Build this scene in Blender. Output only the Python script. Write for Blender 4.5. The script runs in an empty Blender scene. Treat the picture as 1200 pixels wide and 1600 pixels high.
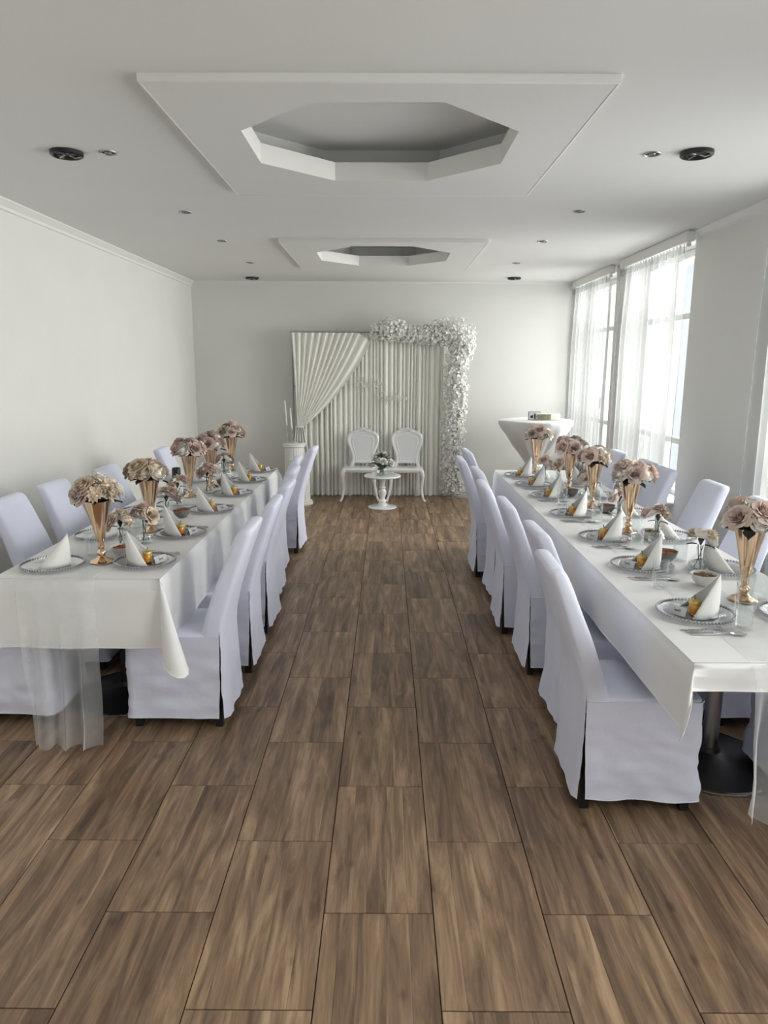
import bpy, math, random
from mathutils import Vector, Matrix, noise as mnoise

sc = bpy.context.scene
COL = sc.collection
PI = math.pi

# ------------------------------------------------------------------ camera
CAM_H = 1.65
def set_camera():
    F, pitch, yaw, roll = 1121.19, 0.20117, -0.00331, 0.00383
    f = Vector((math.sin(yaw) * math.cos(pitch), math.cos(yaw) * math.cos(pitch), -math.sin(pitch)))
    r = Vector((math.cos(yaw), -math.sin(yaw), 0))
    d = f.cross(r)
    c, s = math.cos(roll), math.sin(roll)
    r2 = r * c - d * s
    d2 = r * s + d * c
    cam = bpy.data.cameras.new('camera')
    cam.sensor_fit = 'VERTICAL'; cam.sensor_height = 24.0; cam.lens = F / 1600 * 24.0
    cam.clip_start = 0.05; cam.clip_end = 100
    o = bpy.data.objects.new('camera', cam); COL.objects.link(o)
    m = Matrix((( r2.x, -d2.x, -f.x, 0), (r2.y, -d2.y, -f.y, 0), (r2.z, -d2.z, -f.z, CAM_H), (0, 0, 0, 1)))
    o.matrix_world = m
    sc.camera = o
set_camera()

# ------------------------------------------------------------------ room numbers
WL, WR, YB, YF, HC = -2.486, 2.425, 9.463, -3.0, 2.689
WIN = [(7.94, 9.36), (5.96, 7.46), (2.95, 4.60), (0.20, 1.85), (-2.4, -0.75)]   # right wall openings (y range)
WZ0, WZ1 = 0.50, 2.63

# ------------------------------------------------------------------ world and daylight
def set_world():
    w = bpy.data.worlds.new('sky'); sc.world = w; w.use_nodes = True
    nt = w.node_tree; nt.nodes.clear()
    out = nt.nodes.new('ShaderNodeOutputWorld'); bg = nt.nodes.new('ShaderNodeBackground')
    bg.inputs[0].default_value = (0.90, 0.96, 1.0, 1); bg.inputs[1].default_value = 0.9
    nt.links.new(bg.outputs[0], out.inputs[0])
set_world()

def daylight(name, loc, rot, sx, sy, watts, col=(1.0, 0.985, 0.955), spread=PI):
    l = bpy.data.lights.new(name, 'AREA'); l.shape = 'RECTANGLE'; l.size = sx; l.size_y = sy
    l.energy = watts; l.color = col; l.spread = spread
    o = bpy.data.objects.new(name, l); COL.objects.link(o); o.location = loc; o.rotation_euler = rot
    return o
for i, (a, b) in enumerate(WIN):
    daylight('window_daylight', (WR + 0.62, (a + b) / 2, 1.75), (0, PI / 2 - math.radians(8), 0), 2.2, b - a + 0.2,
             (80, 92, 84, 62, 36)[i], spread=math.radians(118))
daylight('window_daylight', (0.0, YF - 0.5, 1.7), (PI / 2, 0, 0), 3.4, 1.9, 4)

vs = sc.view_settings
sc.display_settings.display_device = 'sRGB'
vs.view_transform = 'Standard'; vs.look = 'None'; vs.gamma = 1.0; vs.use_curve_mapping = False
vs.exposure = 0.41
try:
    sc.cycles.use_denoising = True
    sc.cycles.max_bounces = 7; sc.cycles.diffuse_bounces = 4; sc.cycles.glossy_bounces = 3; sc.cycles.transparent_max_bounces = 16; sc.cycles.use_adaptive_sampling = True; sc.cycles.adaptive_threshold = 0.05
    sc.cycles.caustics_reflective = False; sc.cycles.caustics_refractive = False
    sc.cycles.sample_clamp_indirect = 6.0
except Exception:
    pass

# ------------------------------------------------------------------ material helpers
class NT:
    def __init__(s, name):
        s.m = bpy.data.materials.new(name); s.m.use_nodes = True; s.t = s.m.node_tree; s.t.nodes.clear()
        s.out = s.n('ShaderNodeOutputMaterial')
    def n(s, kind, **kw):
        nd = s.t.nodes.new(kind)
        for k, v in kw.items(): setattr(nd, k, v)
        return nd
    def l(s, a, b): s.t.links.new(a, b)
    def math(s, op, a, b=None, c=None):
        nd = s.n('ShaderNodeMath', operation=op)
        for i, v in enumerate((a, b, c)):
            if v is None: continue
            if isinstance(v, (int, float)): nd.inputs[i].default_value = v
            else: s.l(v, nd.inputs[i])
        return nd.outputs[0]
    def ramp(s, fac, stops):
        nd = s.n('ShaderNodeValToRGB'); el = nd.color_ramp.elements
        while len(el) < len(stops): el.new(0.5)
        for e, (p, c) in zip(el, stops): e.position = p; e.color = (*c, 1)
        s.l(fac, nd.inputs[0]); return nd.outputs[0]

def simple(name, col, rough=0.6, metal=0.0, var=0.06, scale=8.0, bump=0.0, bscale=60.0, spec=0.5, sheen=0.0, objvar=0.0, coat=0.0):
    g = NT(name); p = g.n('ShaderNodeBsdfPrincipled')
    tc = g.n('ShaderNodeTexCoord'); nz = g.n('ShaderNodeTexNoise'); nz.inputs['Scale'].default_value = scale; nz.inputs['Detail'].default_value = 4
    g.l(tc.outputs['Object'], nz.inputs['Vector'])
    fac = nz.outputs['Fac']
    if objvar:
        oi = g.n('ShaderNodeObjectInfo')
        fac = g.math('ADD', fac, g.math('MULTIPLY', g.math('SUBTRACT', oi.outputs['Random'], 0.5), objvar))
    d = tuple(max(0, c * (1 - var)) for c in col); u = tuple(min(1, c * (1 + var)) for c in col)
    g.l(g.ramp(fac, [(0.3, d), (0.7, u)]), p.inputs['Base Color'])
    p.inputs['Roughness'].default_value = rough; p.inputs['Metallic'].default_value = metal
    p.inputs['Specular IOR Level'].default_value = spec
    if sheen: p.inputs['Sheen Weight'].default_value = sheen
    if coat: p.inputs['Coat Weight'].default_value = coat
    if bump:
        n2 = g.n('ShaderNodeTexNoise'); n2.inputs['Scale'].default_value = bscale; n2.inputs['Detail'].default_value = 3
        g.l(tc.outputs['Object'], n2.inputs['Vector'])
        b = g.n('ShaderNodeBump'); b.inputs['Strength'].default_value = bump; b.inputs['Distance'].default_value = 0.01
        g.l(n2.outputs['Fac'], b.inputs['Height']); g.l(b.outputs[0], p.inputs['Normal'])
    g.l(p.outputs[0], g.out.inputs[0])
    return g.m

def sheer(name, col, clear, trans, var=0.08, graze=0.6):
    # thin cloth: some light passes straight, some is scattered through
    g = NT(name)
    t = g.n('ShaderNodeBsdfTransparent'); tr = g.n('ShaderNodeBsdfTranslucent'); d = g.n('ShaderNodeBsdfDiffuse')
    for x in (tr, d): x.inputs[0].default_value = (*col, 1)
    m1 = g.n('ShaderNodeMixShader'); m1.inputs[0].default_value = trans; g.l(d.outputs[0], m1.inputs[1]); g.l(tr.outputs[0], m1.inputs[2])
    m2 = g.n('ShaderNodeMixShader')
    tc = g.n('ShaderNodeTexCoord'); nz = g.n('ShaderNodeTexNoise'); nz.inputs['Scale'].default_value = 14
    g.l(tc.outputs['Object'], nz.inputs['Vector'])
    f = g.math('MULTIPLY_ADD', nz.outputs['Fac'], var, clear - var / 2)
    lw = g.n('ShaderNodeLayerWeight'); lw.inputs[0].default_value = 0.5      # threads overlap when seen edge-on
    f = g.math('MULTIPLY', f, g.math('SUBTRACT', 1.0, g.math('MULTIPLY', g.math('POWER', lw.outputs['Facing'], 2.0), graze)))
    g.l(f, m2.inputs[0]); g.l(m1.outputs[0], m2.inputs[1]); g.l(t.outputs[0], m2.inputs[2]); g.l(m2.outputs[0], g.out.inputs[0])
    return g.m

def thin_glass(name, tint=(0.97, 0.98, 0.98), edge=0.5, body=0.06, rough=0.03):
    g = NT(name)
    t = g.n('ShaderNodeBsdfTransparent'); t.inputs[0].default_value = (*tint, 1)
    gl = g.n('ShaderNodeBsdfGlossy'); gl.inputs['Roughness'].default_value = rough; gl.inputs[0].default_value = (0.95, 0.97, 0.98, 1)
    lw = g.n('ShaderNodeLayerWeight'); lw.inputs[0].default_value = 0.35
    nz = g.n('ShaderNodeTexNoise'); nz.inputs['Scale'].default_value = 30
    f = g.math('MULTIPLY_ADD', lw.outputs['Facing'], edge, body)
    f = g.math('MULTIPLY', f, g.math('MULTIPLY_ADD', nz.outputs['Fac'], 0.3, 0.85))
    m = g.n('ShaderNodeMixShader'); g.l(f, m.inputs[0]); g.l(t.outputs[0], m.inputs[1]); g.l(gl.outputs[0], m.inputs[2]); g.l(m.outputs[0], g.out.inputs[0])
    return g.m

def wood_tile():
    g = NT('wood_print_tile'); p = g.n('ShaderNodeBsdfPrincipled')
    tc = g.n('ShaderNodeTexCoord'); oi = g.n('ShaderNodeObjectInfo'); sp = g.n('ShaderNodeSeparateXYZ'); g.l(tc.outputs['Object'], sp.inputs[0])
    rnd = oi.outputs['Random']
    X, Y = sp.outputs[0], sp.outputs[1]
    # uneven printed strips across the tile
    wob = g.n('ShaderNodeTexNoise', noise_dimensions='1D'); wob.inputs['Scale'].default_value = 5.0
    g.l(g.math('MULTIPLY_ADD', rnd, 37.0, X), wob.inputs['W'])
    xs = g.math('MULTIPLY_ADD', wob.outputs['Fac'], 1.5, g.math('MULTIPLY', X, 4.4 / 0.336))
    xs = g.math('ADD', xs, g.math('MULTIPLY', rnd, 91.0))
    idx = g.math('FLOOR', xs); fr = g.math('FRACT', xs)
    wn = g.n('ShaderNodeTexWhiteNoise', noise_dimensions='1D'); g.l(idx, wn.inputs['W'])
    # grain
    cmb = g.n('ShaderNodeCombineXYZ')
    g.l(g.math('MULTIPLY_ADD', wn.outputs['Value'], 17.0, g.math('MULTIPLY', X, 7.0)), cmb.inputs[0])
    g.l(g.math('MULTIPLY_ADD', rnd, 23.0, g.math('MULTIPLY', Y, 0.75)), cmb.inputs[1]); g.l(g.math('MULTIPLY', idx, 3.7), cmb.inputs[2])
    n1 = g.n('ShaderNodeTexNoise'); n1.inputs['Scale'].default_value = 3.0; n1.inputs['Detail'].default_value = 6; n1.inputs['Roughness'].default_value = 0.62; n1.inputs['Distortion'].default_value = 0.7
    g.l(cmb.outputs[0], n1.inputs['Vector'])
    cm2 = g.n('ShaderNodeCombineXYZ'); g.l(g.math('MULTIPLY', X, 120.0), cm2.inputs[0]); g.l(g.math('MULTIPLY_ADD', rnd, 50.0, g.math('MULTIPLY', Y, 5.0)), cm2.inputs[1]); g.l(idx, cm2.inputs[2])
    n2 = g.n('ShaderNodeTexNoise'); n2.inputs['Scale'].default_value = 1.6; n2.inputs['Detail'].default_value = 3; g.l(cm2.outputs[0], n2.inputs['Vector'])
    # knots
    cm3 = g.n('ShaderNodeCombineXYZ'); g.l(g.math('MULTIPLY_ADD', rnd, 11.0, g.math('MULTIPLY', X, 9.0)), cm3.inputs[0]); g.l(g.math('MULTIPLY', Y, 5.0), cm3.inputs[1]); g.l(g.math('MULTIPLY', rnd, 31.0), cm3.inputs[2])
    vo = g.n('ShaderNodeTexVoronoi'); vo.inputs['Scale'].default_value = 1.0; g.l(cm3.outputs[0], vo.inputs['Vector'])
    knot = g.n('ShaderNodeMapRange'); g.l(vo.outputs['Distance'], knot.inputs[0]); knot.inputs[1].default_value = 0.03; knot.inputs[2].default_value = 0.14; knot.inputs[3].default_value = 0.25; knot.inputs[4].default_value = 0.0
    edge = g.n('ShaderNodeMapRange'); g.l(fr, edge.inputs[0]); edge.inputs[1].default_value = 0.0; edge.inputs[2].default_value = 0.03; edge.inputs[3].default_value = 0.26; edge.inputs[4].default_value = 0.0
    v = g.math('MULTIPLY', g.math('SUBTRACT', n1.outputs['Fac'], 0.5), 1.9)
    v = g.math('ADD', v, g.math('MULTIPLY', g.math('SUBTRACT', wn.outputs['Value'], 0.5), 0.30))
    v = g.math('ADD', v, g.math('MULTIPLY', g.math('SUBTRACT', n2.outputs['Fac'], 0.5), 0.30))
    v = g.math('ADD', v, g.math('MULTIPLY', g.math('SUBTRACT', rnd, 0.5), 0.03))
    v = g.math('SUBTRACT', g.math('SUBTRACT', g.math('ADD', v, 0.5), knot.outputs[0]), edge.outputs[0])
    colr = g.ramp(v, [(0.0, (0.088, 0.056, 0.037)), (0.3, (0.168, 0.110, 0.071)), (0.55, (0.268, 0.174, 0.108)), (0.8, (0.395, 0.268, 0.168)), (1.0, (0.49, 0.34, 0.22))])
    g.l(colr, p.inputs['Base Color'])
    rr = g.math('MULTIPLY_ADD', n2.outputs['Fac'], 0.12, 0.36); g.l(rr, p.inputs['Roughness'])
    p.inputs['Specular IOR Level'].default_value = 0.38
    b = g.n('ShaderNodeBump'); b.inputs['Strength'].default_value = 0.08; b.inputs['Distance'].default_value = 0.002
    g.l(v, b.inputs['Height']); g.l(b.outputs[0], p.inputs['Normal'])
    g.l(p.outputs[0], g.out.inputs[0]); return g.m

M = {
 'wall': simple('wall_paint', (0.80, 0.80, 0.765), 0.75, var=0.018, scale=1.6, bump=0.05, bscale=90),
 'ceil': simple('ceiling_paint', (0.80, 0.80, 0.785), 0.85, var=0.012, scale=1.3, bump=0.03, bscale=70),
 'trim': simple('trim_paint', (0.84, 0.84, 0.81), 0.55, var=0.01),
 'under': simple('joint_dark', (0.035, 0.024, 0.018), 0.9),
 'tile': wood_tile(),
 'cover': simple('chair_cover_fabric', (0.775, 0.80, 0.95), 0.62, var=0.02, scale=9, bump=0.22, bscale=16, sheen=0.15),
 'hem': simple('cover_seam', (0.83, 0.85, 0.96), 0.6, var=0.02),
 'black': simple('black_wood', (0.012, 0.011, 0.012), 0.4),
 'cloth': simple('tablecloth_linen', (0.85, 0.85, 0.855), 0.7, var=0.012, scale=5, bump=0.10, bscale=9, sheen=0.1),
 'napkin': simple('napkin_paper', (0.88, 0.875, 0.85), 0.8, var=0.015),
 'tulle': sheer('tulle', (0.92, 0.93, 0.93), 0.72, 0.45, 0.08, 0.45),
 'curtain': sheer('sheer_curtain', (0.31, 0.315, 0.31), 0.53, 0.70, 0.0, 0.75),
 'drape': simple('backdrop_drape', (0.92, 0.92, 0.86), 0.75, var=0.02, scale=6, sheen=0.2),
 'gold': simple('rose_gold_metal', (0.83, 0.60, 0.40), 0.12, 1.0, var=0.04, scale=5),
 'steel': simple('steel', (0.75, 0.75, 0.76), 0.16, 1.0, var=0.03),
 'darksteel': simple('brushed_steel', (0.42, 0.40, 0.38), 0.28, 1.0, var=0.05),
 'bead': simple('silver_bead', (0.50, 0.50, 0.53), 0.2, 1.0, var=0.05),
 'glass': thin_glass('clear_glass', edge=0.38, body=0.02),
 'plate': thin_glass('plate_glass', (0.93, 0.93, 0.95), 0.55, 0.10, 0.07),
 'pane': thin_glass('window_glass', edge=0.25, body=0.03),
 'water': thin_glass('bowl_glass', (0.9, 0.93, 0.92), 0.6, 0.1),
 'honey': simple('honey', (0.78, 0.33, 0.03), 0.15, var=0.12, scale=40, coat=0.6),
 'lid': simple('jar_lid', (0.62, 0.47, 0.14), 0.35, 0.55, var=0.12, scale=60),
 'stick': simple('dipper_wood', (0.30, 0.27, 0.16), 0.7),
 'card': simple('card_paper', (0.70, 0.70, 0.72), 0.75, var=0.02),
 'ink': simple('ink', (0.03, 0.03, 0.035), 0.7),
 'doily': simple('paper_doily', (0.80, 0.79, 0.86), 0.8, var=0.03, scale=80),
 'bowl': simple('grey_ceramic', (0.20, 0.19, 0.18), 0.35, var=0.1),
 'bowlw': simple('white_ceramic', (0.74, 0.70, 0.65), 0.35, var=0.04),
 'spice': simple('red_spice', (0.33, 0.09, 0.03), 0.8, var=0.5, scale=70, bump=0.5, bscale=160),
 'nuts': simple('seed_mix', (0.20, 0.14, 0.07), 0.7, var=0.6, scale=60, bump=0.5, bscale=120),
 'plastic': simple('white_plastic', (0.86, 0.865, 0.87), 0.22, var=0.01, coat=0.3),
 'panelw': simple('white_back_panel', (0.76, 0.77, 0.79), 0.35, var=0.01),
 'plaster': simple('white_plaster', (0.82, 0.82, 0.79), 0.5, var=0.015),
 'wax': simple('candle_wax', (0.88, 0.87, 0.80), 0.45, var=0.02),
 'blossom': simple('white_blossom', (0.94, 0.94, 0.90), 0.7, var=0.05, scale=20),
 'blossom_core': simple('garland_core', (0.80, 0.80, 0.72), 0.9, var=0.15, scale=30),
 'acrylic': simple('clear_white_acrylic', (0.72, 0.73, 0.71), 0.12, var=0.01, coat=0.6),
 'pole': simple('grey_pole', (0.46, 0.46, 0.45), 0.4, 0.3),
 'chrome': simple('chrome_ring', (0.36, 0.36, 0.35), 0.35, 0.9),
 'hole': simple('lamp_cavity', (0.035, 0.033, 0.03), 0.6),
 'fixture': simple('black_fixture', (0.010, 0.010, 0.011), 0.35),
 'olive': simple('olive_board', (0.25, 0.235, 0.16), 0.7, var=0.25, scale=40),
 'cream': simple('cream_card', (0.82, 0.80, 0.74), 0.6),
 'leaf': simple('dark_leaf', (0.050, 0.055, 0.042), 0.6, var=0.3, objvar=0.6),
 'green': simple('green_leaf', (0.11, 0.15, 0.085), 0.6, var=0.35, objvar=0.8),
 'stem': simple('stem', (0.10, 0.11, 0.07), 0.7),
 'pink': simple('dusty_pink_petal', (0.78, 0.635, 0.57), 0.75, var=0.16, scale=30, objvar=0.5),
 'mauve': simple('mauve_petal', (0.67, 0.515, 0.46), 0.75, var=0.16, scale=30, objvar=0.5),
 'creamp': simple('cream_petal', (0.92, 0.86, 0.79), 0.75, var=0.10, scale=30, objvar=0.4),
 'tan': simple('tan_petal', (0.70, 0.585, 0.46), 0.78, var=0.20, scale=30, objvar=0.5),
 'whitep': simple('white_petal', (0.87, 0.86, 0.82), 0.75, var=0.05, scale=30),
}

# ------------------------------------------------------------------ mesh helpers
class MB:
    def __init__(s): s.v = []; s.f = []
    def add(s, vs_, fs_):
        o = len(s.v); s.v += [tuple(p) for p in vs_]; s.f += [tuple(i + o for i in f) for f in fs_]; return s
    def box(s, x0, x1, y0, y1, z0, z1):
        return s.add([(x0,y0,z0),(x1,y0,z0),(x1,y1,z0),(x0,y1,z0),(x0,y0,z1),(x1,y0,z1),(x1,y1,z1),(x0,y1,z1)],
                     [(0,3,2,1),(4,5,6,7),(0,1,5,4),(1,2,6,5),(2,3,7,6),(3,0,4,7)])
    def bbox(s, x0, x1, y0, y1, z0, z1, b=0.004):
        # box with chamfered edges (loft of rounded rectangles)
        cx, cy, hx, hy = (x0+x1)/2, (y0+y1)/2, (x1-x0)/2, (y1-y0)/2
        b = min(b, hx*.45, hy*.45, (z1-z0)*.45)
        rings = []
        for z, k in ((z0, b), (z0+b, 0), (z1-b, 0), (z1, b)):
            rings.append([(cx+px, cy+py, z) for px, py in rrect(hx-k, hy-k, b, 2)])
        return s.loft(rings)
    def loft(s, rings, cap0=True, cap1=True, closed=True):
        n = len(rings[0]); o = len(s.v)
        for r in rings: s.v += [tuple(p) for p in r]
        for i in range(len(rings)-1):
            for j in range(n if closed else n-1):
                k = (j+1) % n
                s.f.append((o+i*n+j, o+i*n+k, o+(i+1)*n+k, o+(i+1)*n+j))
        if cap0: s.f.append(tuple(o+j for j in range(n-1, -1, -1)))
        if cap1: s.f.append(tuple(o+(len(rings)-1)*n+j for j in range(n)))
        return s
    def lathe(s, prof, n=20, c=(0,0,0), cap0=True, cap1=True, sq=1.0, rf=None):
        rings = []
        for r, z in prof:
            rings.append([(c[0]+(r*(rf(2*PI*j/n, z) if rf else 1))*math.cos(2*PI*j/n), c[1]+(r*(rf(2*PI*j/n, z) if rf else 1))*math.sin(2*PI*j/n)*sq, c[2]+z) for j in range(n)])
        return s.loft(rings, cap0, cap1)
    def tube(s, path, rad, n=8, cap=True, flat=1.0):
        P = [Vector(p) for p in path]; rings = []
        up = Vector((0.13, 0.21, 0.97))
        prev = None
        for i, p in enumerate(P):
            t = (P[min(i+1, len(P)-1)] - P[max(i-1, 0)]).normalized()
            if prev is None:
                a = t.cross(up)
                if a.length < 1e-3: a = t.cross(Vector((1, 0, 0)))
            else: a = prev - t * prev.dot(t)
            a.normalize(); b = t.cross(a); prev = a
            r = rad[i] if isinstance(rad, (list, tuple)) else rad
            rings.append([p + (a*math.cos(2*PI*j/n) + b*math.sin(2*PI*j/n)*flat)*r for j in range(n)])
        return s.loft(rings, cap, cap)
    def grid(s, fn, nu, nv, close_u=False):
        o = len(s.v); w = nu if close_u else nu+1
        for j in range(nv+1):
            for i in range(w): s.v.append(tuple(fn(i/nu, j/nv)))
        for j in range(nv):
            for i in range(nu):
                k = (i+1) % w
                s.f.append((o+j*w+i, o+j*w+k, o+(j+1)*w+k, o+(j+1)*w+i))
        return s
    def ico(s, c, r, n=8, m=5):
        return s.lathe([(r*math.sin(PI*(k+.5)/m)*1.0, -r*math.cos(PI*(k+.5)/m)) for k in range(m)], n, c)
    def poly(s, pts): return s.add(pts, [tuple(range(len(pts)))])
    def mesh(s, name, mat=None, smooth=True, ang=40):
        me = bpy.data.meshes.new(name); me.from_pydata(s.v, [], s.f); me.update()
        if mat: me.materials.append(M[mat])
        if smooth:
            me.polygons.foreach_set('use_smooth', [True]*len(me.polygons))
            try: me.set_sharp_from_angle(angle=math.radians(ang))
            except Exception: pass
        return me
    def build(s, name, mat, parent=None, smooth=True, ang=40):
        return link(name, s.mesh(name, mat, smooth, ang), parent)

def link(name, me, parent=None):
    o = bpy.data.objects.new(name, me); COL.objects.link(o)
    if parent: o.parent = parent
    return o
def rrect(hx, hy, r, n=3):
    pts = []
    for cx, cy, a0 in ((hx-r, hy-r, 0), (-hx+r, hy-r, PI/2), (-hx+r, -hy+r, PI), (hx-r, -hy+r, 1.5*PI)):
        for k in range(n+1):
            a = a0 + PI/2*k/n; pts.append((cx+r*math.cos(a), cy+r*math.sin(a)))
    return pts
def tag(o, label=None, cat=None, group=None, kind=None):
    if label: o['label'] = label
    if cat: o['category'] = cat
    if group: o['group'] = group
    if kind: o['kind'] = kind
    return o
def thing(name, label, cat, loc=(0,0,0), rz=0.0, group=None):
    o = bpy.data.objects.new(name, None); COL.objects.link(o); o.empty_display_size = 0.05
    o.location = loc; o.rotation_euler = (0, 0, rz)
    return tag(o, label, cat, group)
def dup(root, label, loc, rz=0.0, parent=None):
    r = root.copy(); COL.objects.link(r); r.location = loc; r.rotation_euler = (0, 0, rz); r['label'] = label
    for ch in root.children:
        c = ch.copy(); COL.objects.link(c); c.parent = r
        for g in ch.children:
            d = g.copy(); COL.objects.link(d); d.parent = c
    return r
def solid(o, t, off=0.0):
    m = o.modifiers.new('thickness', 'SOLIDIFY'); m.thickness = t; m.offset = off; return o
def nz(x, y, z=0.0): return mnoise.noise(Vector((x, y, z)))
def catmull(pts, n=5, closed=False):
    P = [Vector(p) for p in pts]; out = []; L = len(P)
    for i in range(L if closed else L-1):
        a = P[(i-1) % L] if (closed or i > 0) else P[0]; b = P[i]; c = P[(i+1) % L]
        d = P[(i+2) % L] if (closed or i+2 < L) else P[-1]
        for k in range(n):
            t = k/n
            out.append(0.5*((2*b)+(c-a)*t+(2*a-5*b+4*c-d)*t*t+(3*b-a-3*c+d)*t**3))
    if not closed: out.append(P[-1])
    return out
ORD = ['first', 'second', 'third', 'fourth', 'fifth', 'sixth', 'seventh', 'eighth', 'ninth']

# ================================================================== STRUCTURE
def floor():
    b = MB().box(WL-.3, WR+.3, YF-.3, YB+.3, -0.12, -0.0035)
    fl = tag(b.build('floor', 'under', None, False), kind='structure')
    W, T, x0, y0 = 0.33642, 0.67953, -0.18675, 1.91581
    cache = {}
    gap = 0.0017; ymin = 0.45
    for k in range(-8, 9):
        cx = x0 + (k+.5)*W
        off = 0 if k % 2 == 0 else 0.5
        for j in range(-4, 14):
            ya = y0 + (j+off)*T; yc = ya + T/2
            a = max(cx-W/2+gap, WL+.002); c = min(cx+W/2-gap, WR-.002)
            d = max(ya+gap, ymin); e = min(ya+T-gap, YB-.002)
            if c-a < .01 or e-d < .02: continue
            key = tuple(round(q, 4) for q in (a-cx, c-cx, d-yc, e-yc))
            if key not in cache:
                x1, x2, y1, y2 = key; q = 0.0012
                m = MB()
                m.loft([[(x1,y1,-.0035),(x2,y1,-.0035),(x2,y2,-.0035),(x1,y2,-.0035)],
                        [(x1,y1,-q),(x2,y1,-q),(x2,y2,-q),(x1,y2,-q)],
                        [(x1+q,y1+q,0),(x2-q,y1+q,0),(x2-q,y2-q,0),(x1+q,y2-q,0)]], cap0=False)
                cache[key] = m.mesh('floor_tile', 'tile', False)
            link('floor_tile', cache[key], fl).location = (cx, yc, 0)
    MB().box(WL, WR, YF, ymin-.001, -.0035, 0).build('floor_area', 'tile', fl, False)
floor()

def octa(cx, cy, a, b, k=1.0):
    # a: half extent, b: half of the flat side
    return [(cx+x*k, cy+y*k) for x, y in ((a,-b),(a,b),(b,a),(-b,a),(-a,b),(-a,-b),(-b,-a),(b,-a))]
def ceiling():
    S = [(-.9025, .834, 2.877, 4.643), (-.9025, .834, 6.336, 8.102)]
    m = MB()
    def q(x0, x1, y0, y1): m.add([(x0,y0,HC),(x0,y1,HC),(x1,y1,HC),(x1,y0,HC)], [(0,1,2,3)])
    q(WL, S[0][0], YF, YB); q(S[0][1], WR, YF, YB)
    q(S[0][0], S[0][1], YF, S[0][2]); q(S[0][0], S[0][1], S[0][3], S[1][2]); q(S[0][0], S[0][1], S[1][3], YB)
    c = tag(m.build('ceiling', 'ceil', None, False), kind='structure')
    MB().box(WL-.3, WR+.3, YF-.3, YB+.3, HC+.30, HC+.34).build('slab', 'ceil', c, False)
    for (x0, x1, y0, y1) in S:
        zp = HC-.030; cx, cy = -.036, y0+.80
        o = octa(cx, cy, .610, .257)
        p = MB()
        # panel face: square ring around the octagon
        sq = [(x1,y0),(x1,y1),(x0,y1),(x0,y0)]
        V = [(x,y,zp) for x,y in o] + [(x,y,zp) for x,y in sq]
        p.add(V, [(0,8,9,1)[::-1],(1,9,2)[::-1],(2,9,10,3)[::-1],(3,10,4)[::-1],(4,10,11,5)[::-1],(5,11,6)[::-1],(6,11,8,7)[::-1],(7,8,0)[::-1]])
        p.loft([[(x,y,zp) for x,y in sq],[(x,y,HC+.01) for x,y in sq]], False, False)
        p.build('ceiling_panel', 'ceil', c, False)
        # raised rough edge bead round the panel
        e = MB(); w = .012
        for (ax, bx, ay, by) in ((x0-w,x1+w,y0-w,y0),(x0-w,x1+w,y1,y1+w),(x0-w,x0,y0,y1),(x1,x1+w,y0,y1)):
            e.bbox(ax, bx, ay, by, zp-.001, HC+.004, .003)
        e.build('panel_edge', 'trim', c)
        # collar of the recess, shelf, cove wall and recessed top
        r = MB(); zc = HC+.066
        o2 = octa(cx, cy, .610, .257, 1.035); o3 = octa(cx, cy, .610, .257, 1.30)
        r.loft([[(x,y,zp) for x,y in o],[(x,y,zc) for x,y in o],[(x,y,zc) for x,y in o2]], False, False)
        r.build('recess_collar', 'trim', c, False)
        r = MB(); zt = HC+.176
        r.loft([[(x,y,zc-.03) for x,y in o2],[(x,y,zc-.03) for x,y in o3],[(x,y,zt) for x,y in o3]], False, True)
        r.build('recess_cove', 'ceil', c, False)
ceiling()

def walls():
    tag(MB().box(WL-.25, WL, YF-.25, YB+.25, -.1, HC+.3).build('wall_left', 'wall', None, False), kind='structure')
    tag(MB().box(WL, WR, YB, YB+.25, -.1, HC+.3).build('wall_back', 'wall', None, False), kind='structure')
    m = MB(); T = .30
    ys = [YF-.25] + [v for w in sorted(WIN) for v in w] + [YB+.25]
    for i in range(0, len(ys), 2): m.box(WR, WR+T, ys[i], ys[i+1], -.1, HC+.3)
    for a, b in WIN:
        m.box(WR, WR+T, a, b, -.1, WZ0); m.box(WR, WR+T, a, b, WZ1, HC+.3)
    tag(m.build('wall_right', 'wall', None, False), kind='structure')
    m = MB()   # wall behind the viewer with a wide window opening
    m.box(WL, -1.6, YF-.25, YF, -.1, HC+.3); m.box(1.6, WR, YF-.25, YF, -.1, HC+.3)
    m.box(-1.6, 1.6, YF-.25, YF, -.1, .85); m.box(-1.6, 1.6, YF-.25, YF, 2.5, HC+.3)
    tag(m.build('wall_front', 'wall', None, False), kind='structure')
walls()

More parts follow.
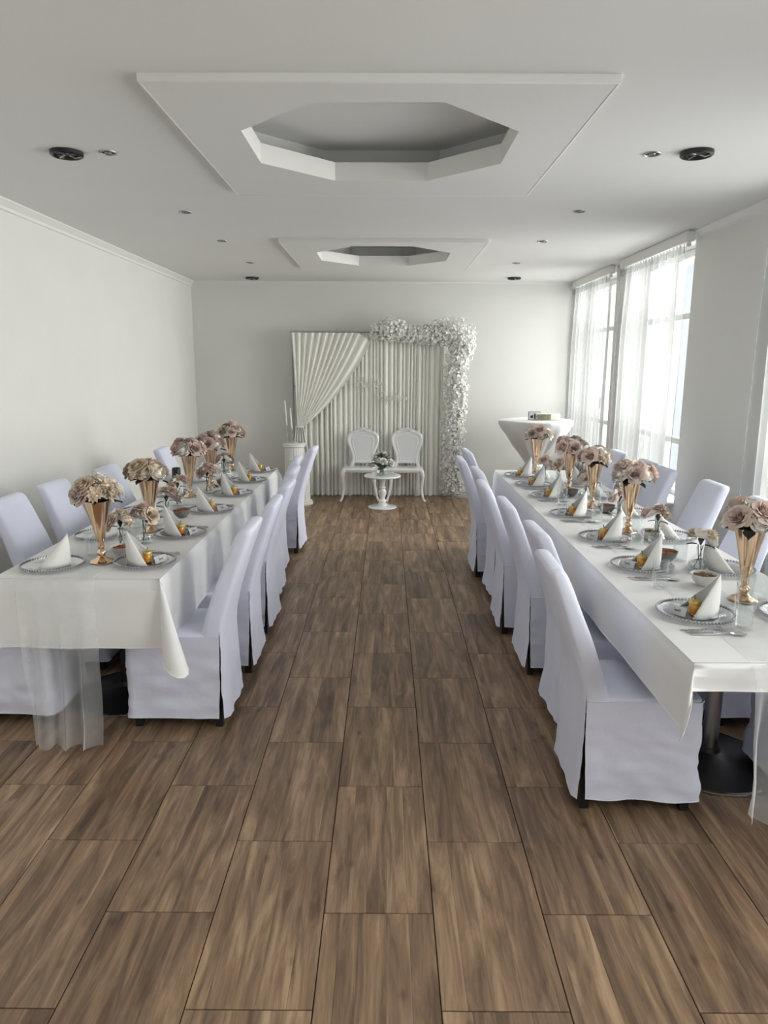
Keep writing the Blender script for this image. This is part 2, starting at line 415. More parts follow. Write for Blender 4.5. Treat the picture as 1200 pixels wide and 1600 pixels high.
def cornices():
    # small stepped moulding under the ceiling
    prof = [(0,0),(.050,0),(.050,-.010),(.034,-.020),(.022,-.036),(.014,-.042),(.014,-.062),(0,-.066)]
    def run(name, pts):
        m = MB(); m.loft([[p(u, z) for u, z in prof] for p in pts], True, True)
        tag(m.build(name, 'trim', None, True, 25), kind='structure')
    run('trim_1', [lambda u,z: (WL+u, YF, HC+z), lambda u,z: (WL+u, YB-u, HC+z)])
    run('trim_2', [lambda u,z: (WL+u*.5, YB-u*.5, HC+z*.45), lambda u,z: (WR-u*.5, YB-u*.5, HC+z*.45)])
    ys = sorted(WIN)
    # moulding on the window wall between the curtain tracks
    run('trim_3', [lambda u,z: (WR-u, 4.675, HC+z), lambda u,z: (WR-u, 5.868, HC+z)])
    # baseboards
    b = MB(); b.box(WL, WL+.012, YF, YB, 0, .06); tag(b.build('baseboard_left', 'trim', None, False), kind='structure')
    b = MB(); b.box(WL+.012, WR-.012, YB-.012, YB, 0, .06); tag(b.build('baseboard_back', 'trim', None, False), kind='structure')
    b = MB(); b.box(WR-.012, WR, YF, YB, 0, .06); tag(b.build('baseboard_right', 'trim', None, False), kind='structure')
cornices()

def windows():
    X = WR + .16
    for i, (a, b) in enumerate(WIN):
        m = MB(); w = .065
        m.bbox(X, X+.06, a, a+w, WZ0, WZ1, .008); m.bbox(X, X+.06, b-w, b, WZ0, WZ1, .008)
        m.bbox(X, X+.06, a+w, b-w, WZ0, WZ0+w, .008); m.bbox(X, X+.06, a+w, b-w, WZ1-w, WZ1, .008)
        r = tag(m.build('window_%d' % (i+1), 'trim'), kind='structure')
        c = (a+b)/2
        MB().bbox(X-.01, X+.05, c-.05, c+.05, WZ0+w, WZ1-w, .008).build('mullion', 'trim', r)
        for z in (1.0, 2.08):
            for (p, q) in ((a+w, c-.05), (c+.05, b-w)):
                MB().bbox(X+.003, X+.045, p, q, z-.028, z+.028, .006).build('transom', 'trim', r)
        for (p, q) in ((a+w, c-.05), (c+.05, b-w)):
            zs = [WZ0+w, .972, 1.028, 2.052, 2.108, WZ1-w]
            for k in range(0, 6, 2):
                MB().box(X+.024, X+.030, p-.004, q+.004, zs[k]-.004, zs[k+1]+.004).build('pane', 'pane', r, False)
        MB().bbox(WR-.06, X, a+.001, b-.001, WZ0+.0015, WZ0+.024, .006).build('window_sill', 'trim', r)
        MB().tube([(X-.02, c+.0, 1.28), (X-.045, c, 1.28), (X-.045, c, 1.16)], .008, 8).build('handle', 'chrome', r)
windows()
def front_window():
    m = MB(); Y = YF-.16
    for x in (-1.6, -.03, 1.54): m.bbox(x, x+.06, Y-.03, Y+.03, .85, 2.5, .006)
    for z in (.85, 2.44):
        m.bbox(-1.54, -.03, Y-.03, Y+.03, z, z+.06, .006); m.bbox(.03, 1.54, Y-.03, Y+.03, z, z+.06, .006)
    r = tag(m.build('window_6', 'trim'), kind='structure')
    for p, q in ((-1.54, -.03), (.03, 1.54)): MB().box(p, q, Y-.003, Y+.003, .91, 2.44).build('pane', 'pane', r, False)
front_window()

# ================================================================== CEILING LAMPS
def ceiling_lamps():
    small = [(-1.398, 3.865), (-1.402, 5.281), (-1.410, 6.449), (-1.416, 7.765), (1.315, 3.860), (1.308, 5.219), (1.316, 6.429), (1.327, 7.746)]
    ring = MB().lathe([(.035,-.0005),(.037,-.005),(.042,-.006),(.044,-.003),(.0445,0.0005)], 24, cap0=False, cap1=False).mesh('ring', 'chrome')
    cav = MB().lathe([(.036,-.003),(.036,-.0012),(.0,-.0012)], 20, cap0=False, cap1=False).mesh('cavity', 'hole')
    bulb = MB().lathe([(.006,-.0015),(.016,-.006),(.0175,-.0035),(.017,-.0013)], 14).mesh('bulb', 'chrome')
    for i, (x, y) in enumerate(small):
        side = 'blank wall side' if x < 0 else 'window side'
        t = thing('ceiling_spotlight', 'small round recessed ceiling spotlight, %s of four along the %s' % (ORD[i % 4], side), 'spotlight', (x, y, HC), 0, 'recessed spotlights')
        link('ring', ring, t); link('cavity', cav, t); link('bulb', bulb, t)
    big = [(-1.602, 3.856, 'beside the first spotlight on the blank wall side'), (-1.633, 9.05, 'by the back wall on the blank wall side'),
           (1.523, 3.826, 'beside the first spotlight on the window side'), (1.518, 8.98, 'by the back wall on the window side')]
    rim = MB().lathe([(.060,-.001),(.064,-.020),(.072,-.023),(.079,-.018),(.080,-.001)], 28, cap0=False, cap1=False).mesh('rim', 'fixture')
    disc = MB().lathe([(.062,-.004),(.05,-.010),(.0,-.011)], 20, cap0=False, cap1=False).mesh('inner_disc', 'fixture')
    cl = MB()
    for k in range(3):
        a = k*2*PI/3+.4
        cl.tube([(.012*math.cos(a), .012*math.sin(a), -.014), (.04*math.cos(a+.3), .04*math.sin(a+.3), -.022), (.062*math.cos(a), .062*math.sin(a), -.018)], .004, 6)
    cl = cl.mesh('wire_clip', 'darksteel')
    for i, (x, y, w) in enumerate(big):
        t = thing('ceiling_fixture', 'round open black ceiling fixture ' + w, 'ceiling fixture', (x, y, HC), i*.7, 'black ceiling fixtures')
        link('rim', rim, t); link('inner_disc', disc, t); link('wire_clip', cl, t)
ceiling_lamps()

# ================================================================== CURTAINS
def curtains():
    for i, (a, b) in enumerate(WIN[:3]):
        nm = ['the far window in the corner', 'the second window from the back wall', 'the window cut off by the picture edge', 'the window beside the viewer'][i]
        ya, yb_ = (a+(.0, .015)[i], b+.06) if i < 2 else (a-.05, b+.03)
        if i == 0: yb_ = b+.05
        ztop, zbot = 2.585, .06
        random.seed(40+i)
        t = thing('sheer_curtain', 'white sheer curtain with soft folds hanging at ' + nm, 'curtain', (2.345, (ya+yb_)/2, 0), 0, 'sheer window curtains')
        L = yb_-ya; nf = int(L*7); ph = random.random()*6
        def fn(u, v):
            z = ztop + (zbot-ztop)*v
            y = ya + L*u + .018*math.sin(3*u*PI+ph)*v
            amp = .018 + .024*min(1, v*4)
            x = amp*math.sin(2*PI*nf*u + 1.3*math.sin(7*u+ph) + .5*math.sin(3*v+ph+9*u)) + .010*nz(u*9, v*1.5, i)
            return (x, y-(ya+yb_)/2, z)
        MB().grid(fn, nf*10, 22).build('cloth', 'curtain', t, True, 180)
        def hd(u, v):
            y = ya + L*u; x = .014*math.sin(2*PI*nf*2.2*u)-.006
            return (x, y-(ya+yb_)/2, 2.60-.07*v)
        MB().grid(hd, nf*14, 2).build('header_tape', 'curtain', t, True, 180)
        r = thing('curtain_track', 'white ceiling curtain track above ' + nm, 'curtain rail', (2.345, (ya+yb_)/2, 0), 0, 'curtain tracks')
        y0, y1 = a-(.09 if i < 2 else .03)-(ya+yb_)/2, b+.07-(ya+yb_)/2
        MB().bbox(-.022, .030, y0, y1, HC-.085, HC-.0005, .004).build('rail', 'trim', r)
        MB().bbox(-.03, .03, y0-.018, y0+.0, HC-.075, HC-.012, .008).build('end_cap', 'plastic', r)
        MB().lathe([(.005,0),(.016,.004),(.020,.018),(.016,.032),(.004,.036)], 12, (0, y0+.03, HC-.125)).build('end_knob', 'plastic', r)
curtains()

# ================================================================== CHAIRS
def make_chair(seed):
    random.seed(seed); sx = seed*13.7
    t = thing('covered_chair', 'x', 'chair', (0,0,0), 0, 'chairs in white fabric covers')
    # backrest sleeve
    rings = []
    Z = [.425 + (.900-.425)*k/15 for k in range(16)] + [.914, .925, .932, .936]
    for z in Z:
        u = max(0, (z-.44)/.49)
        xr = -.212 - .150*u**1.25                       # rear face
        th = .095 - .035*min(1, u)
        hw = .188 - .022*min(1, u)
        k = {.914: (.001, .001), .925: (.004, .004), .932: (.012, .010), .936: (.026, .019)}.get(z, (0, 0))
        hw -= k[0]; hx = th/2 - k[1]; cx = xr + th/2
        ring = []
        for px, py in rrect(hx, hw, min(.022, hx*.85), 3):
            w = .0035*nz(px*9+sx, py*7, z*11) * (1-abs(py)*2)
            ring.append((cx+px+w + .012*(1-(py/.19)**2)*(1 if px < 0 else -.6)*-u*.8, py+.002*nz(z*14, px*30, sx), z))
        rings.append(ring)
    MB().loft(rings).build('backrest_cover', 'cover', t, True, 60)
    # seat top
    rings = []
    for z, k in ((.395, 0), (.440, 0), (.452, .004), (.457, .014), (.459, .05)):
        rings.append([(.008+px, py, z + .002*nz(px*12+sx, py*12)) for px, py in rrect(.217-k, .188-k, .03, 4)])
    MB().loft(rings).build('seat_cover', 'cover', t, True, 50)
    pp = [Vector((.008+px, py, .4475)) for px, py in rrect(.220, .191, .032, 5)]; pp.append(pp[0])
    MB().tube(pp[9:]+pp[:0], .0026, 5).build('piping', 'hem', t)
    # wrap-round skirt: side, front, side
    path = []
    hx0, hx1, hy, r = -.205, .226, .190, .03
    path.append((hx0, -hy)); path += [(hx0+(hx1-r-hx0)*k/14, -hy) for k in range(1, 15)]
    path += [(hx1-r+r*math.sin(a), -hy+r-r*math.cos(a)) for a in (PI/8, PI/4, 3*PI/8, PI/2)]
    path += [(hx1, -hy+r+(2*hy-2*r)*k/12) for k in range(1, 13)]
    path += [(hx1-r+r*math.cos(a), hy-r+r*math.sin(a)) for a in (PI/8, PI/4, 3*PI/8, PI/2)]
    path += [(hx1-r+(hx0-hx1+r)*k/14, hy) for k in range(1, 15)]
    n = len(path)-1
    def skirt(u, v):
        i = min(n, int(round(u*n))); x, y = path[i]
        z = .446 - (.446-.055)*v + .006*nz(u*9+sx, 3.1)*v
        dx, dy = (1 if x > hx1-r*.5 else 0), (-1 if y < 0 else 1) * (1 if abs(y) > hy-r*.5 else .0)
        fl = .010*v + .014*v*nz(u*7+sx, v*3.0, sx) + .016*max(-.25, abs(nz(u*9+v*3.4+sx, v*5-u*8, sx))-.25)*min(1, v*3) + .003*nz(u*26-v*14, v*14+sx, 2)
        if x < .05:                                       # slit opens towards the hem at the rear
            k = max(0, (-.10-x)/.105); x += .013*k*v*v
        return (x+dx*fl, y+dy*fl, z)
    MB().grid(skirt, n, 22).build('skirt', 'cover', t, True, 80)
    hm = MB().tube([Vector(skirt(k/n, 1.0)) for k in range(n+1)], .0022, 5)
    hm.build('skirt_hem', 'hem', t)
    # rear panel hanging below the backrest
    def rear(u, v):
        y = (-.188 + .376*u)*(1+.03*v); z = .47 - (.47-.050)*v + .01*(1-abs(2*u-1))*v*.4
        x = -.214 + .004*(1-v) - .020*v**2.0 + .012*v*nz(u*4+sx, v*2.5, 5) + .004*nz(u*14, v*10, sx) + (.016*v if abs(2*u-1) > .9 else 0)
        return (x, y, z)
    MB().grid(rear, 14, 14).build('rear_panel', 'cover', t, True, 80)
    # legs
    for lx in (-.174, .188):
        for ly in (-.158, .158):
            a = .021; b = .017; k = -.012 if lx < 0 else 0
            MB().loft([[(lx+k+px, ly+py, 0) for px, py in rrect(b, b, .003, 1)], [(lx+px, ly+py, .40) for px, py in rrect(a, a, .003, 1)]]).build('leg', 'black', t)
    MB().bbox(-.195, .205, -.165, .165, .33, .392, .01).build('seat_frame', 'black', t)
    return t
def chairs():
    protos = [make_chair(s) for s in (1, 2, 3)]
    used = [False]*3
    def put(k, label, x, y, rz):
        if not used[k]:
            used[k] = True; o = protos[k]; o['label'] = label; o.location = (x, y, 0); o.rotation_euler = (0, 0, rz); return
        dup(protos[k], label, (x, y, 0), rz)
    rows = [
     ('aisle side of window table', 0.0, [(.950,2.625,-.03),(1.010,3.20,.02),(.975,3.835,.0),(.935,4.44,-.02),(.970,5.075,.02),(.918,5.685,.0),(1.025,6.25,.03)]),
     ('aisle side of blank wall table', PI, [(-.958,3.245,.0),(-.940,3.84,.02),(-.943,4.435,-.02),(-.99,5.07,.0),(-1.04,5.645,.02),(-.985,6.40,-.04)]),
     ('wall side of blank wall table', 0.0, [(-1.77,3.27,.0),(-1.76,3.88,.02),(-1.75,4.40,-.02),(-1.68,5.10,.0),(-1.645,6.28,.03)]),
     ('window side of window table', PI, [(1.76,2.62,.0),(1.76,3.28,.0),(1.76,3.88,.01),(1.742,4.49,-.03),(1.68,5.13,.02),(1.69,5.53,-.02),(1.675,6.20,.0)]),
    ]
    i = 0
    for name, rz, L in rows:
        for k, (x, y, d) in enumerate(L):
            put(i % 3, 'white covered chair, %s from near end, %s' % (ORD[k], name), x, y, rz+d); i += 1
chairs()

# ================================================================== TABLES, CLOTHS, TULLE
TZ = .760
RT = (.948, 1.655, 2.075, 6.22)
LT = (-1.668, -.962, 2.925, 6.29)
def table(name, box, cols, colmat, basemat):
    x0, x1, y0, y1 = box
    t = thing('banquet_table', 'long banquet table under a white cloth, ' + name, 'table', ((x0+x1)/2, (y0+y1)/2, 0), 0, 'banquet tables')
    cx, cy = (x0+x1)/2, (y0+y1)/2
    n = len(cols); ys = [y0+(y1-y0)*k/n for k in range(n+1)]
    for k in range(n): MB().bbox(x0-cx+.006, x1-cx-.006, ys[k]-cy+.006, ys[k+1]-cy-.004, TZ-.036, TZ-.004, .006).build('tabletop', 'darksteel', t)
    for (px, py) in cols:
        px -= cx; py -= cy
        MB().lathe([(.032,.05),(.032,.70),(.05,.715),(.12,.723)], 20, (px,py,0)).build('column', colmat, t)
        d = MB().lathe([(.255,0),(.262,.006),(.258,.012),(.20,.020),(.10,.034),(.045,.055),(.036,.075)], 36, (px,py,0)).build('base_plate', basemat, t)
        MB().lathe([(.258,.0015),(.268,.004),(.268,.011),(.258,.0135)], 36, (px,py,0), False, False).build('base_rim', 'steel', d)
table('beside the windows', RT, [(1.38, 2.80), (1.30, 3.9), (1.30, 4.9), (1.30, 5.8)], 'darksteel', 'black')
table('along the blank wall', LT, [(-1.315, 3.42), (-1.315, 4.5), (-1.315, 5.6)], 'black', 'black')

def tablecloth(label, box, hang, flare, seed, waves, lift=.35):
    # hang: (x1 side, y1 side, x0 side, y0 side) overhangs
    x0, x1, y0, y1 = box; z = TZ; r = .012
    P = []      # (x, y, nx, ny, h, cornerness, s)
    s = 0
    cs = [((x1,y0),(x1,y1),(1,0)), ((x1,y1),(x0,y1),(0,1)), ((x0,y1),(x0,y0),(-1,0)), ((x0,y0),(x1,y0),(0,-1))]
    for k, (a, b, nrm) in enumerate(cs):
        L = math.hypot(b[0]-a[0], b[1]-a[1]); n = max(8, int(L/.045))
        for i in range(n+1):
            u = i/n; P.append((a[0]+(b[0]-a[0])*u, a[1]+(b[1]-a[1])*u, nrm[0], nrm[1], hang[k], 0, s+L*u))
        s += L
        nn = cs[(k+1) % 4][2]
        for i in range(1, 10):
            f = i/10*PI/2; c, d = math.cos(f), math.sin(f)
            h = hang[k]*(1-i/10)+hang[(k+1) % 4]*i/10
            P.append((b[0], b[1], nrm[0]*c+nn[0]*d, nrm[1]*c+nn[1]*d, h, math.sin(2*f), s))
    n = len(P)
    def fn(u, v):
        x, y, nx, ny, h, c, s_ = P[int(round(u*n)) % n]
        if v == 0: return (x-nx*.004, y-ny*.004, z)
        t = v
        out = .010 + waves*t*(math.sin(s_*9.3+seed)+.6*math.sin(s_*17+seed*2.1))*.5*(1-c) + .010*t*nz(s_*3, t*2, seed) + flare*c*t**1.1
        drop = h*t*(1+lift*c)
        dz = max(0, drop); rr = min(1, t*8)
        return (x+nx*out*rr, y+ny*out*rr, z-.004*(t < .15)-dz + .005*nz(s_*4, seed))
    rows = 14
    m = MB(); m.grid(fn, n, rows, True)
    m.grid(lambda u, v: (x0-.003+(x1-x0+.006)*u, y0-.003+(y1-y0+.006)*v, z+.0002), 8, 40)
    o = tag(m.build('tablecloth', 'cloth', None, True, 60), label, 'tablecloth', 'white tablecloths')
    hem = MB().tube([Vector(fn((k % n)/n, 1.0)) for k in range(n+1)], .0022, 5)
    hem.build('hem', 'cloth', o)
tablecloth('white tablecloth with short overhang on the window table', RT, (.22, .20, .235, .092), .028, 1.0, .006, .42)
tablecloth('white tablecloth with long flared corner on the blank wall table', LT, (.305, .31, .305, .31), .155, 4.0, .016, .30)

def tulle(label, box, xc, w, yend, zbot, seed, wb):
    x0, x1, y0, y1 = box
    L = y1-.1-yend; D = TZ-zbot
    tot = L + D
    def fn(u, v):
        d = v*tot - L            # <0 on the table, >0 hanging
        k = (u-.5)
        if d <= 0:
            y = yend - d
            x = xc + k*w*(.9+.15*nz(y*1.3, seed)) + .03*nz(y*.9, seed+3)
            return (x, y, TZ+.0035+.0012*math.sin(u*11+y*2+seed))
        t = d/D
        ww = w*(1-t) + wb*t
        x = xc + k*ww + .02*nz(t*2, seed)*t + .012*math.sin(u*25+seed)*t
        y = yend - .034 - .030*t*(1+math.sin(u*21+seed+1.5*t)) - .02*t*nz(u*6, t*3, seed)
        return (x, y - .0, TZ+.0035-d)
    def fn2(u, v):               # rows packed towards the hanging end
        return fn(u, v)
    tag(MB().grid(fn2, 60, 70).build('tulle_runner', 'tulle', None, True, 180), label, 'table runner', 'tulle runners')
tulle('sheer white tulle runner falling to the floor from the blank wall table', LT, -1.39, .34, LT[2]-.012, .012, 2.0, .29)
tulle('sheer white tulle runner hanging off the near end of the window table', RT, 1.245, .26, RT[2]-.012, .265, 7.0, .25)

# ================================================================== FLOWERS
def petal(m, ang, prof, half, nu=3, nv=4, cup=.25, wob=0.0, seed=0):
    def fn(u, v):
        r, z = prof(v); k = (u-.5)*2
        wd = half*math.sin(PI*min(1, .18+.72*v))**.7
        a = ang + k*wd
        rr = r*(1-cup*k*k*.5) + wob*nz(u*3, v*3, seed)
        return (rr*math.cos(a), rr*math.sin(a), z*(1-.10*k*k) + wob*nz(v*4, u*4, seed+9))
    m.grid(fn, nu, nv)
def rose_mesh(mat, name='rose_head'):
    # open garden rose: upright inner spiral, outer petals rolled back
    m = MB(); sd = 0
    rings = ((3,.10,.20,.80,.02),(3,.20,.33,.84,.03),(4,.30,.46,.84,.05),(5,.40,.60,.78,.08),(5,.46,.76,.66,.14),(6,.50,.92,.46,.20),(6,.50,1.02,.20,.22))
    for k, (n, r0, r1, h, c) in enumerate(rings):
        for j in range(n):
            sd += 1
            a = 2*PI*(j+.41*k)/n + .25*math.sin(sd*1.7)
            hh = h + .05*math.sin(sd*2.9)
            petal(m, a, lambda v, r0=r0, r1=r1, h=hh, c=c: (r0*min(1, v*3)+(r1-r0)*v**1.4+c*max(0, v-.7)*3.2*v, -.25+(h+.25)*v**.8-c*max(0, v-.75)**1.5*5), PI/n*1.32, 4, 6, .06, .035, sd)
    m.lathe([(.10,-.40),(.34,-.28),(.40,-.05),(.12,.30)], 8)
    return m.mesh(name, mat, True, 180)
def peony_mesh(mat, name='peony_head'):
    # full cupped bloom with ruffled overlapping petals
    m = MB(); sd = 50
    for k, (n, rr, t0) in enumerate(((4,.34,1.9),(5,.52,2.0),(6,.68,1.95),(7,.84,1.85),(7,.97,1.6))):
        for j in range(n):
            sd += 1; a = 2*PI*(j+.5*k)/n + .3*math.sin(sd*2.1); t1 = t0+.22*math.sin(sd*3.3)
            petal(m, a, lambda v, rr=rr, t0=t1: (rr*math.sin(.3+(t0-.3)*v)+.05, .05-rr*.70*math.cos(.3+(t0-.3)*v)+.10*(1-rr)), PI/n*1.45, 5, 6, .10, .085, sd)
    m.lathe([(.2,-.6),(.45,-.35),(.45,.0),(.15,.25)], 8)
    return m.mesh(name, mat, True, 180)
def dahlia_mesh(mat, name='dahlia_head'):
    m = MB(); sd = 0
    for ring, (n, el) in enumerate(((12,.05),(12,.32),(11,.62),(9,.92),(6,1.2))):
        for j in range(n):
            sd += 1; a = 2*PI*(j+.5*(ring % 2))/n + .15*math.sin(sd*3.1); e = el+.12*math.sin(sd*1.7)
            d = Vector((math.cos(a)*math.cos(e), math.sin(a)*math.cos(e), math.sin(e)*.85)); s = Vector((-math.sin(a), math.cos(a), 0)); n_ = d.cross(s)
            L = .9+.12*math.sin(sd*2.3); w = .15
            m.add([d*.25-s*.04, d*.25+s*.04, d*L*.7+s*w+n_*.05, d*L*.7-s*w+n_*.05, d*L-n_*.03, d*L*.7-n_*.05], [(0,1,2,5),(0,5,3),(5,2,4),(3,5,4)])
    m.lathe([(.1,-.3),(.4,-.15),(.45,.1),(.3,.4),(.1,.5)], 8)
    return m.mesh(name, mat, True, 180)
def leaf_mesh(mat='leaf'):
    m = MB()
    def fn(u, v):
        w = .28*math.sin(PI*min(1, v*.97+.02))**.8; k = (u-.5)*2
        return (k*w, v, .10*k*k - .22*v*v)
    m.grid(fn, 2, 5); return m.mesh('leaf', mat, True, 180)
FM = {'rp': rose_mesh('pink'), 'rm': rose_mesh('mauve'), 'rc': rose_mesh('creamp'), 'rt': rose_mesh('tan'), 'rw': rose_mesh('whitep'),
      'pc': peony_mesh('creamp'), 'pp': peony_mesh('pink'), 'pt': peony_mesh('tan'), 'pw': peony_mesh('whitep'), 'dt': dahlia_mesh('tan'), 'dm': dahlia_mesh('mauve'), 'dp': dahlia_mesh('pink')}
LEAF = leaf_mesh(); GLEAF = leaf_mesh('green')
NAMES = {'r': 'rose_head', 'p': 'peony_head', 'd': 'dahlia_head'}
def put_head(root, kind, d, dist, R, rnd, squash=1.0):
    d = Vector(d).normalized()
    o = link(NAMES[kind[0]], FM[kind], root)
    o.location = d*dist; q = d.to_track_quat('Z', 'Y'); o.rotation_mode = 'QUATERNION'
    from mathutils import Quaternion
    o.rotation_quaternion = q @ Quaternion((0,0,1), rnd.random()*6.28)
    s = R*(.92+.18*rnd.random()); o.scale = (s, s, s*squash)
    return o
def put_leaf(root, me, d, dist, L, rnd):
    d = Vector(d).normalized(); o = link('leaf', me, root)
    o.location = d*dist; o.rotation_mode = 'QUATERNION'; o.rotation_quaternion = d.to_track_quat('Y', 'Z'); o.scale = (L, L, L)
def bouquet(label, loc, palette, seed, spread=.083, R=.046, n=12, group='tall vase bouquets', leaves=6, zoff=.03, name='rose_bouquet', stems=0):
    rnd = random.Random(seed)
    t = thing(name, label, 'flowers', loc, rnd.random()*0, group)
    # layout: crown, shoulder ring, lower ring
    dirs = [(.15, .05, 1.0)]
    k1 = max(2, (n-1)*4//9); k2 = n-1-k1; a0 = rnd.random()*6
    for j in range(k1): a = a0+2*PI*j/k1; dirs.append((math.cos(a), math.sin(a), .85+.2*rnd.random()))
    for j in range(k2): a = a0+.6+2*PI*j/k2; dirs.append((math.cos(a), math.sin(a), .22+.2*rnd.random()))
    for j, d in enumerate(dirs):
        kd = palette[j % len(palette)]
        v = Vector(d).normalized()*spread*(.92+.25*rnd.random()); v.z = v.z*.85 + zoff
        o = put_head(t, kd, (v.x, v.y, max(.02, v.z)), 1, R, rnd); o.location = v
    for j in range(leaves):
        a = a0+.3+2*PI*j/leaves; put_leaf(t, LEAF, (math.cos(a), math.sin(a), .22-.3*rnd.random()), spread*.35, spread*(.75+.3*rnd.random()), rnd)
    core = MB().lathe([(spread*.12,-.004),(spread*.28,spread*.12),(spread*.40,spread*.38),(spread*.3,spread*.65),(spread*.1,spread*.75)] if spread > .06 else [(.003,.0),(.008,.012),(.014,.026),(.006,.036)], 9)
    core.build('foliage_core', 'leaf', t)
    if stems:
        m = MB()
        for j in range(stems):
            a = j*2.2; m.tube([(.012*math.cos(a), .012*math.sin(a), .0), (.006*math.cos(a+1), .006*math.sin(a+1), -.05), (.02*math.cos(a+2.5), .02*math.sin(a+2.5), -.105)], .0022, 5)
        m.build('stems', 'stem', t)
    return t

# ================================================================== TABLEWARE
VASE_H = .285
def vase_mesh():
    prof = [(.052,0),(.053,.004),(.046,.010),(.034,.015),(.020,.023),(.014,.030),(.019,.038),(.021,.046),(.016,.054),(.011,.060),(.014,.068),(.0155,.078),(.0135,.090),(.015,.098),(.018,.103),(.030,.16),(.046,.235),(.0575,VASE_H),(.0555,VASE_H),(.040,.22),(.018,.12)]
    def rf(a, z): return 1 + (.022*math.cos(8*a) if z > .104 else (.035*math.cos(8*a) if z < .02 else 0))
    return MB().lathe(prof, 40, cap1=True, rf=rf).mesh('gold_vase', 'gold', True, 50)
def budvase_meshes():
    prof = [(.030,0),(.038,.006),(.044,.022),(.040,.042),(.026,.060),(.016,.075),(.0145,.092),(.018,.105),(.021,.110)]
    def rf(a, z): return 1 + .05*math.cos(12*a)*(1 if z < .07 else .3)
    g = MB().lathe(prof, 36, cap1=False, rf=rf).mesh('bud_vase', 'glass', True, 60)
    w = MB().lathe([(.026,.004),(.036,.010),(.040,.022),(.037,.036)], 20).mesh('water', 'water')
    return g, w
def tumbler_mesh():
    return MB().lathe([(.029,0),(.031,.003),(.0335,.115),(.0315,.115),(.0285,.012),(.010,.009)], 28).mesh('tumbler', 'glass', True, 40)
def plate_meshes():
    d = MB().lathe([(.060,.0),(.085,.001),(.098,.006),(.132,.013),(.134,.0145),(.131,.0165),(.097,.010),(.083,.0045),(.04,.0035)], 56).mesh('dish', 'plate', True, 50)
    b = MB(); n = 66
    for k in range(n):
        a = 2*PI*k/n; b.ico((.1335*math.cos(a), .1335*math.sin(a), .0155), .0060, 6, 4)
    return d, b.mesh('bead_rim', 'bead')
def napkin_mesh():
    # standing folded pyramid, opening towards -x
    m = MB(); A = Vector((.048, 0, .150)); B = Vector((.052, 0, 0))
    for sgn in (-1, 1):
        C = Vector((-.062, sgn*.070, 0))
        def fn(u, v):
            base = B.lerp(C, u) + Vector((0, sgn*.030*math.sin(PI*u), 0))
            p = A.lerp(base, v) ; p.x += .004*math.sin(PI*v)*(1-u)
            return p
        m.grid(fn, 8, 8)
    return m.mesh('folded_napkin', 'napkin', True, 180)
def jar_meshes():
    g = MB().lathe([(.018,0),(.021,.003),(.0215,.030),(.019,.035),(.0185,.038)], 18).mesh('jar_body', 'honey', True, 40)
    l = MB().lathe([(.0205,.037),(.0225,.038),(.0225,.047),(.021,.050),(.010,.051)], 18, rf=lambda a, z: 1+.02*math.cos(12*a)).mesh('jar_lid', 'lid', True, 40)
    s = MB().tube([(.006,.004,.049),(-.004,.002,.070)], [.0022,.0028], 6).mesh('dipper_stick', 'stick')
    return g, l, s
def card_mesh():
    m = MB(); w = .036
    m.loft([[(0.012,-w,0),(.0125,-w,0),(.0005,-w,.030),(0,-w,.0305),(-.0005,-w,.030),(-.0125,-w,0),(-.012,-w,0),(0,-w,.0295)],
            [(0.012,w,0),(.0125,w,0),(.0005,w,.030),(0,w,.0305),(-.0005,w,.030),(-.0125,w,0),(-.012,w,0),(0,w,.0295)]])
    return m.mesh('place_card', 'card', False)
def scribble_mesh(seed):
    rnd = random.Random(seed); m = MB()
    # handwriting on the sloping face (x from -.0125 at z=0 to 0 at .0305), text runs along -y
    x = 0; pts = []
    k = 9
    for i in range(k):
        s = .014 - .028*i/(k-1); h = .011+(.010 if i % 2 else .002)*(.5+rnd.random()*.7)
        if i == 0: h = .023
        f = h/.0305; pts.append((-.0128*(1-f)-.0006, s, h))
    m.tube(catmull(pts, 4), .0009, 4); return m.mesh('handwriting', 'ink')
